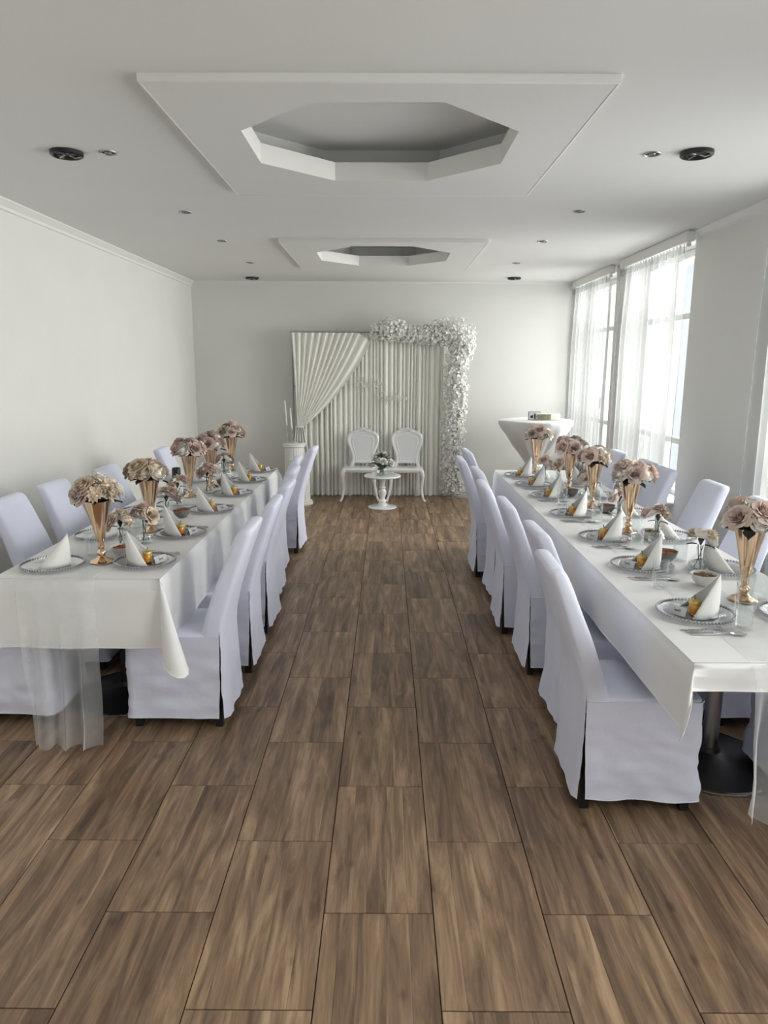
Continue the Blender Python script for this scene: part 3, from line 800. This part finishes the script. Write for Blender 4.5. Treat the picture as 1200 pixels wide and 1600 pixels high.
def cutlery_meshes():
    # lie along +x, handle end at x=0
    k = MB(); hp = [(0,.0045),(.005,.0055),(.03,.0048),(.07,.0042),(.085,.0045)]
    def strip(m, prof, z0=.0015, t=.0016, bend=lambda x: 0):
        up = [(x, w, z0+t+bend(x)) for x, w in prof]; n = len(prof)
        V = [(x, -w, z) for x, w, z in up]+[(x, w, z) for x, w, z in up]+[(x, -w, z-t) for x, w, z in up]+[(x, w, z-t) for x, w, z in up]
        F = []
        for i in range(n-1):
            F += [(i, i+1, n+i+1, n+i), (2*n+i, 3*n+i, 3*n+i+1, 2*n+i+1), (i, 2*n+i, 2*n+i+1, i+1), (n+i, n+i+1, 3*n+i+1, 3*n+i)]
        F += [(0, n, 3*n, 2*n), (n-1, 3*n-1, 4*n-1, 2*n-1)]
        m.add(V, F)
    strip(k, hp+[(.09,.0065),(.12,.0095),(.165,.0090),(.185,.0060),(.195,.0012)])
    knife = k.mesh('knife', 'steel', True, 40)
    f = MB(); bend = lambda x: .006*math.sin(min(1, max(0, (x-.07)/.11))*PI)
    strip(f, hp+[(.10,.0035),(.125,.006),(.135,.0105),(.145,.0115)], bend=bend)
    for y in (-.0095,-.0032,.0032,.0095):
        f.tube([(.143,y,.0025+bend(.143)),(.165,y,.0025+bend(.165)),(.188,y*.9,.0032)], [.0017,.0016,.0009], 5)
    fork = f.mesh('fork', 'steel', True, 40)
    s = MB(); strip(s, hp+[(.10,.0035),(.125,.0045),(.135,.006)], bend=bend)
    def bowl(u, v):
        a = 2*PI*u; r = v
        return (.160+.028*r*math.cos(a), .0165*r*math.sin(a)*(1+.12*math.cos(a)), .0075 - .006*(1-r*r)+.0)
    s.grid(bowl, 18, 5, True)
    spoon = s.mesh('spoon', 'steel', True, 60)
    return knife, fork, spoon
def bowl_meshes(outer):
    b = MB().lathe([(.026,0),(.030,.003),(.045,.020),(.053,.044),(.0545,.047),(.051,.046),(.044,.026),(.03,.016)], 28).mesh('bowl_body', outer, True, 40)
    return b
VM = vase_mesh(); BV, BW = budvase_meshes(); TM = tumbler_mesh(); PD, PB = plate_meshes(); NM = napkin_mesh(); JB, JL, JS = jar_meshes()
CM = card_mesh(); SM = [scribble_mesh(s) for s in range(3)]; KN, FO, SP = cutlery_meshes()
BG, BWH = bowl_meshes('bowl'), bowl_meshes('bowlw')
def heap(seed):
    m = MB(); m.lathe([(.0475,.030),(.044,.036),(.03,.040),(.01,.042)], 20)
    rnd = random.Random(seed)
    for i in range(46):
        a = rnd.random()*6.28; r = .042*math.sqrt(rnd.random()); m.ico((r*math.cos(a), r*math.sin(a), .037+.006*(1-r/.042)+.002*rnd.random()), .0045+.002*rnd.random(), 5, 3)
    return m
FS = heap(1).mesh('food_heap', 'spice'); FN = heap(2).mesh('food_heap', 'nuts')
DM = MB().lathe([(.045,.0006),(.047,.0012),(.02,.0014)], 48, rf=lambda a, z: 1+.03*math.cos(16*a)).mesh('paper_doily', 'doily')

Zt = TZ + .0052      # tulle lies on the cloth near the middle
def setting(tbl, k, side, x, y, rz, full=True, extra=True, seed=0):
    # rz=0: guest sits on the -x side and looks towards +x
    rnd = random.Random(seed)
    pl = '%s %s place of the %s table' % (ORD[k], side, tbl)
    R = Matrix.Rotation(rz, 3, 'Z')
    def P(dx, dy, z): v = R @ Vector((dx, dy, 0)); return (x+v.x, y+v.y, z)
    zb = TZ + .0015
    t = thing('charger_plate', 'clear charger plate with silver beaded rim, ' + pl, 'plate', (x, y, zb), rz, 'glass charger plates')
    link('dish', PD, t); link('bead_rim', PB, t)
    zp = zb + .0048
    if full:
        d = link('paper_doily', DM); d.location = P(.028, -.01, zp); tag(d, 'scalloped paper doily under the napkin, ' + pl, 'doily', 'paper doilies')
    n = link('folded_napkin', NM); n.location = P(.030, .0, zp+.0016); n.rotation_euler = (0, 0, rz+rnd.uniform(-.12, .12)); solid(n, .0016)
    n.scale = (1, 1, .95+.1*rnd.random())
    tag(n, 'white paper napkin folded to a pyramid, ' + pl, 'napkin', 'folded napkins')
    if full:
        j = thing('honey_jar', 'small amber honey jar with golden lid, ' + pl, 'jar', P(-.005+rnd.uniform(-.006,.006), rnd.uniform(-.008, .008), zp+.0012), rz+rnd.random(), 'honey jars')
        link('jar_body', JB, j); link('jar_lid', JL, j); link('dipper_stick', JS, j)
        c = thing('place_card', 'grey tented name card with handwriting, ' + pl, 'name card', P(-.066, -.005, zp+.0005), rz+(rnd.uniform(.45, .85) if rz < 1 else rnd.uniform(-.7, -.2)), 'name cards')
        link('card_body', CM, c); link('handwriting', SM[seed % 3], c)
        for q, (nm, me, dy, lab) in enumerate((('fork', FO, -.158, 'steel fork beside the plate, '), ('knife', KN, -.178, 'steel knife beside the plate, '), ('spoon', SP, -.196, 'steel spoon beside the plate, '))):
            o = link(nm, me); o.location = P(-.115+.008*q, dy, TZ+.001); o.rotation_euler = (0, 0, rz+rnd.uniform(-.06, .06)); tag(o, lab+pl, nm, nm+'s at the places')
    if extra:
        g = link('tumbler', TM); g.location = extra if isinstance(extra, tuple) else P(.12, -.165, TZ+.001)
        tag(g, 'clear straight drinking glass, ' + pl, 'glass', 'drinking glasses')

WT, BT = 'window', 'blank wall'
for k, (x, y) in enumerate([(1.130,2.50),(1.155,3.13),(1.15,3.67),(1.135,4.28),(1.132,4.92),(1.118,5.40),(1.112,5.86)]):
    gl = [(1.235,2.36),(1.125,2.835),(1.235,3.44),(1.215,4.06),(1.15,4.62),(1.22,5.13),(1.22,5.66)][k]
    setting(WT, k, 'aisle-side', x, y, 0.0, True, (gl[0], gl[1], TZ+.001), 100+k)
for k, (x, y) in enumerate([(1.50,2.48),(1.495,3.09),(1.495,3.70),(1.50,4.32),(1.49,4.92),(1.50,5.42)]):
    setting(WT, k, 'window-side', x, y, PI, False, k in (0, 1, 2, 3), 200+k)
for k, (x, y) in enumerate([(-1.100,3.16),(-1.102,3.73),(-1.092,4.37),(-1.075,4.95),(-1.075,5.54),(-1.085,6.07)]):
    setting(BT, k, 'aisle-side', x, y, PI, True, (k in (0, 2, 4)) and (-1.235, y+.19, TZ+.001), 300+k)
for k, (x, y) in enumerate([(-1.495,3.10),(-1.50,3.68),(-1.50,4.32),(-1.50,4.93),(-1.50,5.52),(-1.49,6.05)]):
    setting(BT, k, 'wall-side', x, y, 0.0, False, k in (0, 1, 3) and (-1.395, y+.20, TZ+.001), 400+k)

# tall gold vases and their bouquets
PALR = ['pc','rp','rm','pc','rp','pc','rm','rp','rc']
tall = [
 (WT, [(1.385,2.665,['pc','rp','pc','rp','pc','rm','rp','pc','pp']), (1.318,3.82,['pc','rp','pc','pt','rp','pc','rp','rm','pc','pw']), (1.322,4.54,['pc','rp','pw','dp','pc','rp','pc','rm','rp','dt']),
       (1.307,5.09,['pc','rp','dm','pw','rp','pc','rp','rm','pw','rp']), (1.277,6.08,['dp','rp','pw','rm','pc','rp','dm','rp','pc','rc'])]),
 (BT, [(-1.300,3.17,['rc','dt','rt','dt','pt','rt','rp','dt','dt']), (-1.274,3.79,['dt','rt','pt','pc','dt','pt','pc','dt','rt']), (-1.343,4.84,['rm','rp','rm','pc','rp','rp','pc','rm','pc']),
       (-1.297,5.24,['rm','rp','dm','pc','rp','rm','pc','rp','rm']), (-1.330,6.12,['rp','dt','rm','pw','rp','rm','dp','rp','rt'])]),
]
for tn, L in tall:
    for k, (x, y, pal) in enumerate(L):
        w = 'the %s table' % tn
        v = tag(link('trumpet_vase', VM), 'tall rose gold trumpet vase, %s from the near end of %s' % (ORD[k], w), 'vase', 'gold trumpet vases')
        v.location = (x, y, Zt)
        bouquet('dusty pink and cream bouquet in the %s gold vase of %s' % (ORD[k], w), (x, y, Zt+VASE_H-.005), pal, 11*k+len(tn), zoff=.025)
# small glass bud vases with posies
small = [
 (WT, [(1.388,3.08,['pc','dt','dt'],3),(1.382,3.575,['rp','pc','dt'],3),(1.36,4.12,['pp','pc','rp'],3),(1.36,4.83,['rp','pc','rp','rp'],4),(1.285,5.33,['rm','rp','rt'],3),(1.25,5.62,['dp','pc','rp'],4)]),
 (BT, [(-1.285,3.38,['dt','pc','pc','rp','dt'],5),(-1.225,3.54,['rm','pc','dt','rt'],4),(-1.265,4.05,['rm','rp','rc'],3),(-1.335,4.52,['dt','pc','rm'],3),(-1.262,4.99,['rm','pc','rp'],3),(-1.30,5.70,['rm','pw','pc','rp'],4)]),
]
for tn, L in small:
    for k, (x, y, pal, n) in enumerate(L):
        lab = '%s from near end of the %s table' % (ORD[k], tn)
        t = thing('bud_vase', 'ribbed clear glass bud vase, ' + lab, 'vase', (x, y, Zt), k*.4, 'glass bud vases')
        link('vase_body', BV, t); link('water', BW, t)
        bouquet('posy of pink and cream blooms, ' + lab, (x, y, Zt+.115), pal, 70+k*3+len(tn), spread=.046, R=.041, n=n+1, group='posies in bud vases', leaves=2, zoff=.018, name='posy', stems=3)
# nibble bowls
bowls = [(WT, [(1.318,2.865,0,1),(1.300,3.235,1,0),(1.385,3.66,0,1),(1.36,4.36,1,0),(1.283,4.93,1,1)]), (BT, [(-1.245,3.285,0,0),(-1.30,3.95,0,1),(-1.215,4.17,1,0),(-1.22,5.30,1,0)])]
for tn, L in bowls:
    for k, (x, y, dark, food) in enumerate(L):
        t = thing('snack_bowl', '%s bowl of %s, %s bowl from near end of the %s table' % (('grey' if dark else 'pale'), ('dark seeds' if food else 'red spice mix'), ORD[k], tn), 'bowl', (x, y, Zt), 0, 'small bowls on the tables')
        link('bowl_body', BG if dark else BWH, t); link('food_heap', FN if food else FS, t)
# large cylinder glass near the first gold vase
o = MB().lathe([(.044,0),(.046,.003),(.047,.15),(.0455,.15),(.0445,.008),(.01,.006)], 32).build('cylinder_vase', 'glass'); o.location = (1.455, 2.71, Zt)
tag(o, 'wide empty glass cylinder behind the nearest gold vase on the window table', 'glass vase')
# black object behind the third vase on the blank wall table
t = thing('black_canister', 'upright black canister behind the third gold vase on the blank wall table', 'canister', (-1.545, 5.22, TZ+.001), 0)
MB().lathe([(.030,0),(.032,.004),(.032,.135),(.030,.140)], 20).build('canister_body', 'fixture', t)
MB().lathe([(.030,.140),(.030,.148),(.024,.152),(.008,.153)], 20).build('canister_lid', 'fixture', t)

# ================================================================== BACKDROP
BX0, BX1, BY, BZ = -1.19, .93, 9.20, 2.06
def backdrop():
    t = thing('backdrop_frame', 'grey metal frame carrying the white backdrop drapes', 'backdrop frame', (0, BY, 0))
    MB().tube([(BX0-.02, 0, BZ), (BX1, 0, BZ)], .012, 10).build('crossbar', 'pole', t)
    for x in (BX0, BX1):
        MB().tube([(x, 0, .006), (x, 0, BZ)], .014, 10).build('upright', 'pole', t)
        MB().bbox(x-.16, x+.16, -.20, .14, 0, .006, .002).build('base_foot', 'pole', t)
    MB().bbox(-.735, -.700, -.016, .016, BZ-.035, BZ+.022, .004).build('bar_joint', 'pole', t)
    # pleated rear drape
    x0, x1 = -1.13, .72
    rnd = random.Random(5); nf = 33
    fo = [0.0]
    for i in range(nf): fo.append(fo[-1]+.6+.8*rnd.random())
    fo = [f/fo[-1] for f in fo]
    am = [.014+.026*rnd.random() for _ in range(nf+1)]
    import bisect
    def pleat(u):
        i = min(nf-1, max(0, bisect.bisect(fo, u)-1)); f = (u-fo[i])/(fo[i+1]-fo[i])
        return (am[i]*(1-f)+am[i+1]*f)*math.sin(PI*f)**.8 * 2.0
    def fn(u, v):
        z = 2.045 + (.006-2.045)*v
        uu = min(1, max(0, u + .006*nz(u*6, v*2, 3)*v))
        p = pleat(uu)
        x = x0 + (x1-x0)*u + .012*nz(u*20, v*1.2)*v
        y = .030 - p*(.75+.35*v) - .02*v*nz(u*5, 2.2)
        if v > .93: y -= .05*(v-.93)/.07*(.5+.5*nz(u*13, 7))
        return (x, y+BY, z)
    d = MB().grid(fn, 420, 26).build('rear_drape', 'drape', None, True, 180)
    tag(d, 'ivory pleated drape hanging behind the white loveseat', 'drape')
    # swagged front drape: gathered to a tie at the side
    n2 = 24
    tie = Vector((-1.105, 0, .895))
    def sw(u, v):
        top = Vector((-1.19 + u*.985, 0, BZ-.012 - .12*max(0, (u-.82)/.18)**1.5))
        # quadratic sag for the leading edge, straighter near the pole
        ctl = top.lerp(tie, .5) + Vector((.10*u*u, 0, -.20*u*u + .05*u))
        end = tie + Vector(((u-.35)*.075, 0, -.012*u))
        t_ = v
        p = top*(1-t_)**2 + ctl*2*t_*(1-t_) + end*t_*t_
        a = .022*(1-v*.85)
        y = -.050 - .030*v - a*math.sin(2*PI*n2*.5*u + .6*math.sin(9*u)) - .008*nz(u*8, v*3)
        return (p.x, BY+y, p.z)
    s = thing('swag_drape', 'white chiffon drape swept aside and tied at the backdrop edge', 'drape', (0,0,0))
    MB().grid(sw, 260, 30).build('swag', 'drape', s, True, 180)
    def tail(u, v):
        w = .055 + .10*min(1, v*1.6)
        z = .885 - .875*v
        x = -1.105 + (u-.45)*2*w*.9
        y = -.085 - .022*math.sin(u*PI*9) - .02*v*nz(u*4, v*2)
        return (x, BY+y, z)
    MB().grid(tail, 60, 14).build('tail', 'drape', s, True, 180)
    MB().tube([Vector((-1.105+.045*math.cos(a), BY-.085+.045*math.sin(a), .888)) for a in [2*PI*k/16 for k in range(17)]], .009, 6, False).build('tie_band', 'drape', s)
    # flower garland
    g = thing('flower_garland', 'thick white blossom garland over the corner of the backdrop', 'garland', (.88, BY-.06, 0))
    rnd = random.Random(9)
    path = [(-.10, 2.07, .14), (.06, 2.10, .155), (.20, 2.04, .125), (.34, 2.03, .115), (.48, 2.02, .13), (.62, 2.04, .155), (.78, 2.06, .185), (.92, 2.02, .19), (.92, 1.88, .175), (.875, 1.72, .16), (.86, 1.5, .16), (.86, 1.3, .155),
            (.855, 1.1, .16), (.85, .9, .165), (.845, .7, .16), (.845, .5, .155), (.845, .3, .165), (.845, .14, .175), (.845, .06, .165)]
    core = MB().tube(catmull([(x-.88, .0, z) for x, z, r in path], 3), .052, 10)
    core.build('garland_core', 'blossom_core', g)
    pts = catmull([(x, z, r) for x, z, r in path], 8)
    cum = [0]
    for i in range(1, len(pts)): cum.append(cum[-1]+math.hypot(pts[i][0]-pts[i-1][0], pts[i][1]-pts[i-1][1]))
    m = MB()
    for k in range(8200):
        s_ = rnd.random()*cum[-1]
        i = min(len(cum)-2, bisect.bisect(cum, s_)-1); p = pts[i].lerp(pts[i+1], rnd.random())
        d = Vector((rnd.gauss(0,1), rnd.gauss(0,1), rnd.gauss(0,1))).normalized()
        if d.y > .3: d.y = -d.y
        rad = p[2]*(.52+.48*rnd.random()**.7)*(1+.18*nz(p[0]*6, p[1]*6, d.x*2))
        c = Vector((p[0]-.88+d.x*rad, d.y*rad*.8, p[1]+d.z*rad))
        if c.z < .012: c.z = .012+.02*rnd.random()
        nrm = (d + Vector((rnd.gauss(0,.45), rnd.gauss(0,.45), rnd.gauss(0,.45)))).normalized()
        a = nrm.orthogonal().normalized(); b = nrm.cross(a); R = .013+.013*rnd.random(); a0 = rnd.random()*6
        for j in range(5):
            an = a0+2*PI*j/5; e = a*math.cos(an)+b*math.sin(an); f = a*math.cos(an+.55)+b*math.sin(an+.55); h = a*math.cos(an-.55)+b*math.sin(an-.55)
            V = [c, c+f*R*.62+nrm*R*.18, c+e*R+nrm*R*.30, c+h*R*.62+nrm*R*.18]
            V = [Vector((q.x, q.y, max(q.z, .004))) for q in V]
            m.add(V, [(0,1,2,3)])
    tag(m.build('blossoms', 'blossom', g, False), kind='stuff')
backdrop()

def sign():
    G = {'B': ([[(.06,0),(.16,.5),(.24,1)], [(-.12,.78),(.08,1.02),(.45,1.06),(.62,.86),(.46,.6),(.22,.55),(.5,.5),(.64,.25),(.42,0),(.0,.04)]], .74),
         'e': ([[(0,.2),(.2,.25),(.36,.4),(.3,.52),(.15,.48),(.08,.25),(.15,.05),(.3,0),(.48,.18)]], .45),
         't': ([[(0,.18),(.18,.5),(.28,.95),(.2,.3),(.24,.03),(.36,.03),(.46,.18)], [(.05,.68),(.45,.72)]], .42),
         'r': ([[(0,.18),(.14,.5),(.2,.42),(.36,.42),(.32,.2),(.38,.02),(.52,.15)]], .48),
         'T': ([[(.4,1),(.32,.5),(.2,.05),(.05,.0),(-.05,.12)], [(-.1,.80),(.0,.98),(.3,.93),(.6,1.08),(.78,.98)]], .60),
         'o': ([[(.25,.48),(.08,.4),(.05,.15),(.2,0),(.36,.15),(.34,.4),(.22,.48),(.35,.38),(.5,.42)]], .45),
         'g': ([[(.36,.42),(.2,.5),(.06,.35),(.1,.08),(.28,.1),(.38,.45),(.34,-.1),(.2,-.55),(.0,-.5),(.1,-.15),(.5,.18)]], .48),
         'h': ([[(0,.18),(.2,.6),(.28,1.0),(.2,1.02),(.14,.5),(.1,0),(.18,.35),(.3,.48),(.36,.3),(.34,.03),(.5,.15)]], .50)}
    t = thing('script_sign', 'clear acrylic cursive lettering sign hung on the ivory drape', 'sign', (0, BY-.085, 0))
    for word, x, z, s in (('Better', -.395, 1.375, .125), ('Together', -.125, 1.225, .098)):
        for ch in word:
            st, adv = G[ch]; m = MB()
            for p in st: m.tube(catmull([(x+(a+.22*b)*s, 0, z+b*s) for a, b in p], 5), .0052, 6, True)
            m.build('letter', 'acrylic', t); x += adv*s
sign()

# loveseat with two medallion backs
def loveseat():
    t = thing('white_loveseat', 'white two-seat medallion-back loveseat before the drape', 'loveseat', (-.047, 8.86, 0))
    SY0, SY1, SZ = -.14, .22, .405
    m = MB()
    rings = []
    for z, k in ((SZ-.045, .012), (SZ-.030, .0), (SZ-.008, .0), (SZ, .012)):
        rings.append([(px*1.0, (SY0+SY1)/2+py + .0, z) for px, py in rrect(.500-k, (SY1-SY0)/2-k, .06, 5)])
    m.loft(rings); m.build('seat', 'plastic', t)
    def leg(path, r): MB().tube(catmull(path, 5), r, 8).build('leg', 'plastic', t)
    for s in (-1, 1):
        # outer front cabriole, inner front, rear
        P = [(s*.455,SY0+.04,SZ-.02),(s*.484,SY0+.015,SZ-.04),(s*.492,SY0+.01,.30),(s*.480,SY0+.02,.17),(s*.495,SY0-.01,.06),(s*.522,SY0-.03,.008)]
        leg(P, [.030]*5+[.027]*5+[.022]*5+[.017]*5+[.015]*5+[.017])
        P = [(s*.125,SY0+.03,SZ-.03),(s*.108,SY0+.012,.32),(s*.100,SY0+.01,.22),(s*.078,SY0,.10),(s*.048,SY0-.03,.008)]
        leg(P, [.026]*5+[.022]*5+[.018]*5+[.015]*5+[.016])
        leg([(s*.44,SY1-.03,SZ-.03),(s*.435,SY1,.2),(s*.425,SY1+.04,.006)], [.022]*5+[.018]*5+[.015])
        leg([(s*.10,SY1-.03,SZ-.03),(s*.10,SY1,.2),(s*.11,SY1+.04,.006)], [.022]*5+[.018]*5+[.015])
    for cx, nm in ((-.251, 'a'), (.305, 'b')):
        yb = SY1-.035
        def Y(z): return yb + .10*(z-SZ)
        half = [(.150,SZ-.015),(.132,.44),(.118,.49),(.128,.56),(.158,.64),(.182,.71),(.175,.775),(.135,.815),(.085,.830),(.05,.848),(0,.862)]
        out = [(cx+x, Y(z), z) for x, z in half] + [(cx-x, Y(z), z) for x, z in half[-2::-1]]
        f = MB().tube(catmull(out, 5), .0235, 8); fr = f.build('back_frame', 'plastic', t)
        MB().tube([(cx-.125, Y(.455), .455), (cx+.125, Y(.455), .455)], .017, 8).build('lower_rail', 'plastic', t)
        # inner moulding and panel
        hin = [(.090,.468),(.088,.50),(.100,.57),(.122,.65),(.132,.71),(.122,.755),(.07,.770),(.03,.785),(0,.792)]
        inn = [(cx+x, Y(z)-.012, z) for x, z in hin] + [(cx-x, Y(z)-.012, z) for x, z in hin[-2::-1]]
        ci = catmull(inn, 4)
        MB().tube(ci+[ci[0]], .009, 6).build('inner_moulding', 'plastic', fr)
        m = MB(); n = len(ci); cc = (cx, Y(.65), .65)
        m.loft([[Vector(p)+Vector((0,-.004,0)) for p in ci], [Vector(p)+Vector((0,.018,0)) for p in ci]]); m.build('back_panel', 'panelw', fr, False)
        # solid between moulding and frame
        oc = catmull(out, 4); m = MB(); k = len(ci)
        outp = [p for p in oc if p.z > .45]
        def near(i, L): return L[int(round(i*(len(L)-1)/40))]
        m.grid(lambda u, v: near(round(u*40), ci).lerp(near(round(u*40), outp), v)+Vector((0,.004,0)), 40, 1); solid(m.build('back_web', 'plastic', fr), .012)
        # carved crest
        m = MB()
        for sx in (-1, 1):
            sp = [(cx+sx*(.012+.030*(1-k/14)*math.cos(k*.62)+.030), Y(.86)-.018, .855+.026*(1-k/14)*math.sin(k*.62)) for k in range(14)]
            m.tube(sp, .0085, 6)
            sp = [(cx+sx*(.118+.020*(1-k/12)*math.cos(k*.62)), Y(.82)-.018, .826+.018*(1-k/12)*math.sin(k*.62)) for k in range(12)]
            m.tube(sp, .007, 6)
        for k in range(5):
            a = PI/2+(k-2)*.42; m.tube([(cx, Y(.86)-.02, .848), (cx+.022*math.cos(a), Y(.87)-.024, .856+.022*math.sin(a)), (cx+.034*math.cos(a), Y(.88)-.016, .856+.032*math.sin(a))], [.006,.009,.004], 6)
        cr = m.build('crest', 'plastic', fr)
loveseat()

def coffee_table():
    t = thing('pedestal_table', 'small round white pedestal table in front of the loveseat', 'table', (-.048, 8.36, 0))
    MB().lathe([(.02,.366),(.205,.366),(.217,.372),(.219,.380),(.212,.389),(.10,.391)], 40).build('tabletop', 'plastic', t)
    MB().lathe([(.055,.014),(.058,.05),(.042,.058),(.040,.075),(.056,.082),(.052,.092),(.030,.105),(.034,.13),(.047,.165),(.046,.20),(.030,.225),(.042,.235),(.042,.247),(.028,.255),(.030,.30),(.044,.345),(.10,.366)], 28).build('pedestal', 'plastic', t, True, 30)
    MB().lathe([(.168,0),(.172,.006),(.166,.014),(.12,.020),(.06,.024)], 40).build('base', 'plastic', t)
    b = thing('glass_bowl_vase', 'round clear glass bowl vase on the white pedestal table', 'vase', (-.055, 8.35, .392))
    MB().lathe([(.040,0),(.062,.012),(.078,.045),(.075,.080),(.058,.108),(.060,.112)], 28, cap1=False).build('vase_body', 'glass', b)
    m = MB(); rnd = random.Random(3)
    for k in range(9):
        a = k*.7; m.tube([(.03*math.cos(a), .03*math.sin(a), .02), (.02*math.cos(a+2), .02*math.sin(a+2), .11)], .003, 5)
    m.build('stems', 'stem', b); MB().lathe([(.035,.006),(.058,.016),(.072,.045),(.068,.065)], 20).build('water', 'water', b)
    t2 = thing('white_rose_bouquet', 'white roses with grey green foliage on the pedestal table', 'flowers', (-.050, 8.35, .50), 0)
    rnd = random.Random(12)
    for k in range(15):
        el = .15+1.35*((k*.618) % 1); a = k*2.4
        d = Vector((math.cos(a)*math.cos(el), math.sin(a)*math.cos(el), math.sin(el))); d.z *= 1.0
        o = put_head(t2, ['rw','pw','rw'][k % 3], d, 1, .038 if k % 4 else .029, rnd); o.location = Vector((d.x*.130, d.y*.12, .01+d.z*.125))
    for k in range(44):
        el = -.25+1.7*rnd.random(); a = rnd.random()*6.28
        d = Vector((math.cos(a)*math.cos(el), math.sin(a)*math.cos(el), math.sin(el)))
        put_leaf(t2, GLEAF, d+Vector((0,0,.1)), .070+.025*rnd.random(), .055+.025*rnd.random(), rnd)
    MB().lathe([(.03,-.03),(.06,.0),(.075,.035),(.05,.075),(.02,.09)], 10).build('foliage_core', 'green', t2)
coffee_table()

def columns():
    for nm, x, y, h, r in (('tall fluted white column with glass candlesticks, left of the drape', -1.150, 8.90, .705, .124), ('low fluted white column standing in front of the tall one', -1.035, 8.585, .545, .112)):
        t = thing('fluted_column', nm.replace(', left of the drape', ' beside the drape'), 'column', (x, y, 0), 0, 'fluted columns')
        MB().lathe([(r,.045),(r*.97,h*.5),(r*.95,h-.035)], 144, rf=lambda a, z: 1-.035*(.5+.5*math.cos(24*a))**2).build('shaft', 'plaster', t, True, 60)
        MB().lathe([(r+.012,h-.045),(r+.020,h-.036),(r+.016,h-.024),(r+.022,h-.016),(r+.022,h-.004),(r+.014,h)], 40).build('capital', 'plaster', t, True, 30)
        MB().lathe([(r+.030,0),(r+.030,.022),(r+.022,.030),(r+.024,.040),(r+.006,.050)], 40).build('plinth', 'plaster', t, True, 30)
    for k, (x, y, hh, ch, tilt, lab) in enumerate(((-1.235, 8.90, .25, .300, -.02, 'tallest'), (-1.172, 8.88, .20, .262, -.015, 'second tallest'), (-1.085, 8.93, .15, 0, 0, 'shortest'))):
        t = thing('glass_candlestick', '%s glass candlestick on the tall fluted column' % lab, 'candlestick', (x, y, .706), 0, 'glass candlesticks')
        MB().lathe([(.034,0),(.030,.006),(.010,.030),(.006,.05),(.011,hh*.45),(.006,hh*.55),(.008,hh*.8),(.014,hh-.03),(.015,hh)], 18).build('holder', 'glass', t)
        MB().lathe([(.034,0),(.036,.004),(.028,.008),(.012,.03)], 18).build('foot', 'plate', t)
        if ch:
            c = MB().tube([(0,0,0),(tilt*.5,0,ch*.5),(tilt,0,ch-.006),(tilt,0,ch)], [.0105,.0095,.008,.003], 10)
            c.tube([(tilt,0,ch-.002),(tilt,0,ch+.010)], .0012, 4)
            o = c.build('taper_candle', 'wax'); o.location = (x, y, .706+hh-.03)
            tag(o, 'slim white taper candle in the %s glass candlestick' % lab, 'candle', 'taper candles')
columns()

def cocktail_table():
    t = thing('cocktail_table', 'round standing table by the corner window', 'table', (1.80, 8.72, 0))
    MB().lathe([(.05,.985),(.405,.985),(.41,1.0),(.405,1.012)], 40).build('tabletop', 'darksteel', t)
    MB().lathe([(.20,0),(.20,.012),(.06,.03),(.03,.05),(.03,.985)], 24).build('pillar', 'darksteel', t)
    prof = [(.28,1.020),(.430,1.018),(.440,1.008),(.436,.975),(.400,.90),(.335,.80),(.250,.69),(.165,.58),(.105,.49),(.095,.455),(.115,.41),(.17,.30),(.24,.16),(.30,.02)]
    def rf(a, z):
        k = max(0, min(1, (1.0-z)/.35)) * max(.25, min(1, abs(z-.47)/.2))
        return 1 + .05*k*math.sin(9*a+2*z*6) + .07*k*math.sin(4*a+.8+z*5) + .03*k*math.sin(17*a) + .045*max(0, math.cos(4*(a-PI/4*0)))*max(0, min(1, (1.02-z)*30))*max(0, (z-.8)/.22)
    c = MB().lathe(prof, 120, cap0=False, cap1=False, rf=rf)
    top = MB()
    c.f.append(tuple(range(120)))
    o = c.build('cocktail_cloth', 'cloth', None, True, 50); o.location = (1.80, 8.72, 0)
    tag(o, 'white cloth gathered at the waist of the round standing table', 'tablecloth')
    MB().lathe([(.098,.445),(.106,.452),(.106,.478),(.098,.485)], 30, cap0=False, cap1=False).build('tie_band', 'cloth', o)
    f = thing('photo_block', 'small silver photo block with black figures on the standing table', 'picture frame', (1.755, 8.60, 1.0225), .05)
    MB().bbox(-.072, .072, -.018, .018, 0, .100, .004).build('block', 'chrome', f)
    MB().bbox(-.066, .066, -.0205, -.017, .008, .092, .001).build('face', 'card', f)
    def blob(cx, cz, pts): 
        m = MB(); m.loft([[(cx+a, -.0225, cz+b) for a, b in pts], [(cx+a, -.0195, cz+b) for a, b in pts]]); m.build('figure', 'ink', f, False)
    blob(-.034, .045, [(-.022,-.006),(-.008,-.024),(.012,-.022),(.016,.004),(.012,.022),(.002,.010),(-.012,.012)])
    blob(.002, .050, [(-.010,-.034),(.008,-.034),(.009,.010),(.006,.030),(-.007,.028),(-.011,.004)])
    blob(.040, .045, [(-.020,.0),(-.008,-.022),(.010,-.020),(.020,.0),(.020,.020),(.008,.008),(-.010,.012)])
    g = thing('keepsake_box', 'cream box with olive front panel on the standing table', 'box', (1.925, 8.60, 1.0225), -.06)
    MB().bbox(-.14, .13, -.045, .075, 0, .075, .004).build('box_body', 'cream', g)
    MB().bbox(-.136, .020, -.049, -.043, .006, .070, .001).build('front_panel', 'olive', g)
cocktail_table()

# small dark hook on the back wall
o = MB().lathe([(.010,0),(.013,.004),(.013,.012),(.006,.020)], 12).build('wall_hook', 'fixture'); o.rotation_euler = (PI/2, 0, 0); o.location = (-1.215, YB, 1.385)
tag(o, 'small dark round hook on the back wall by the drape edge', 'hook')
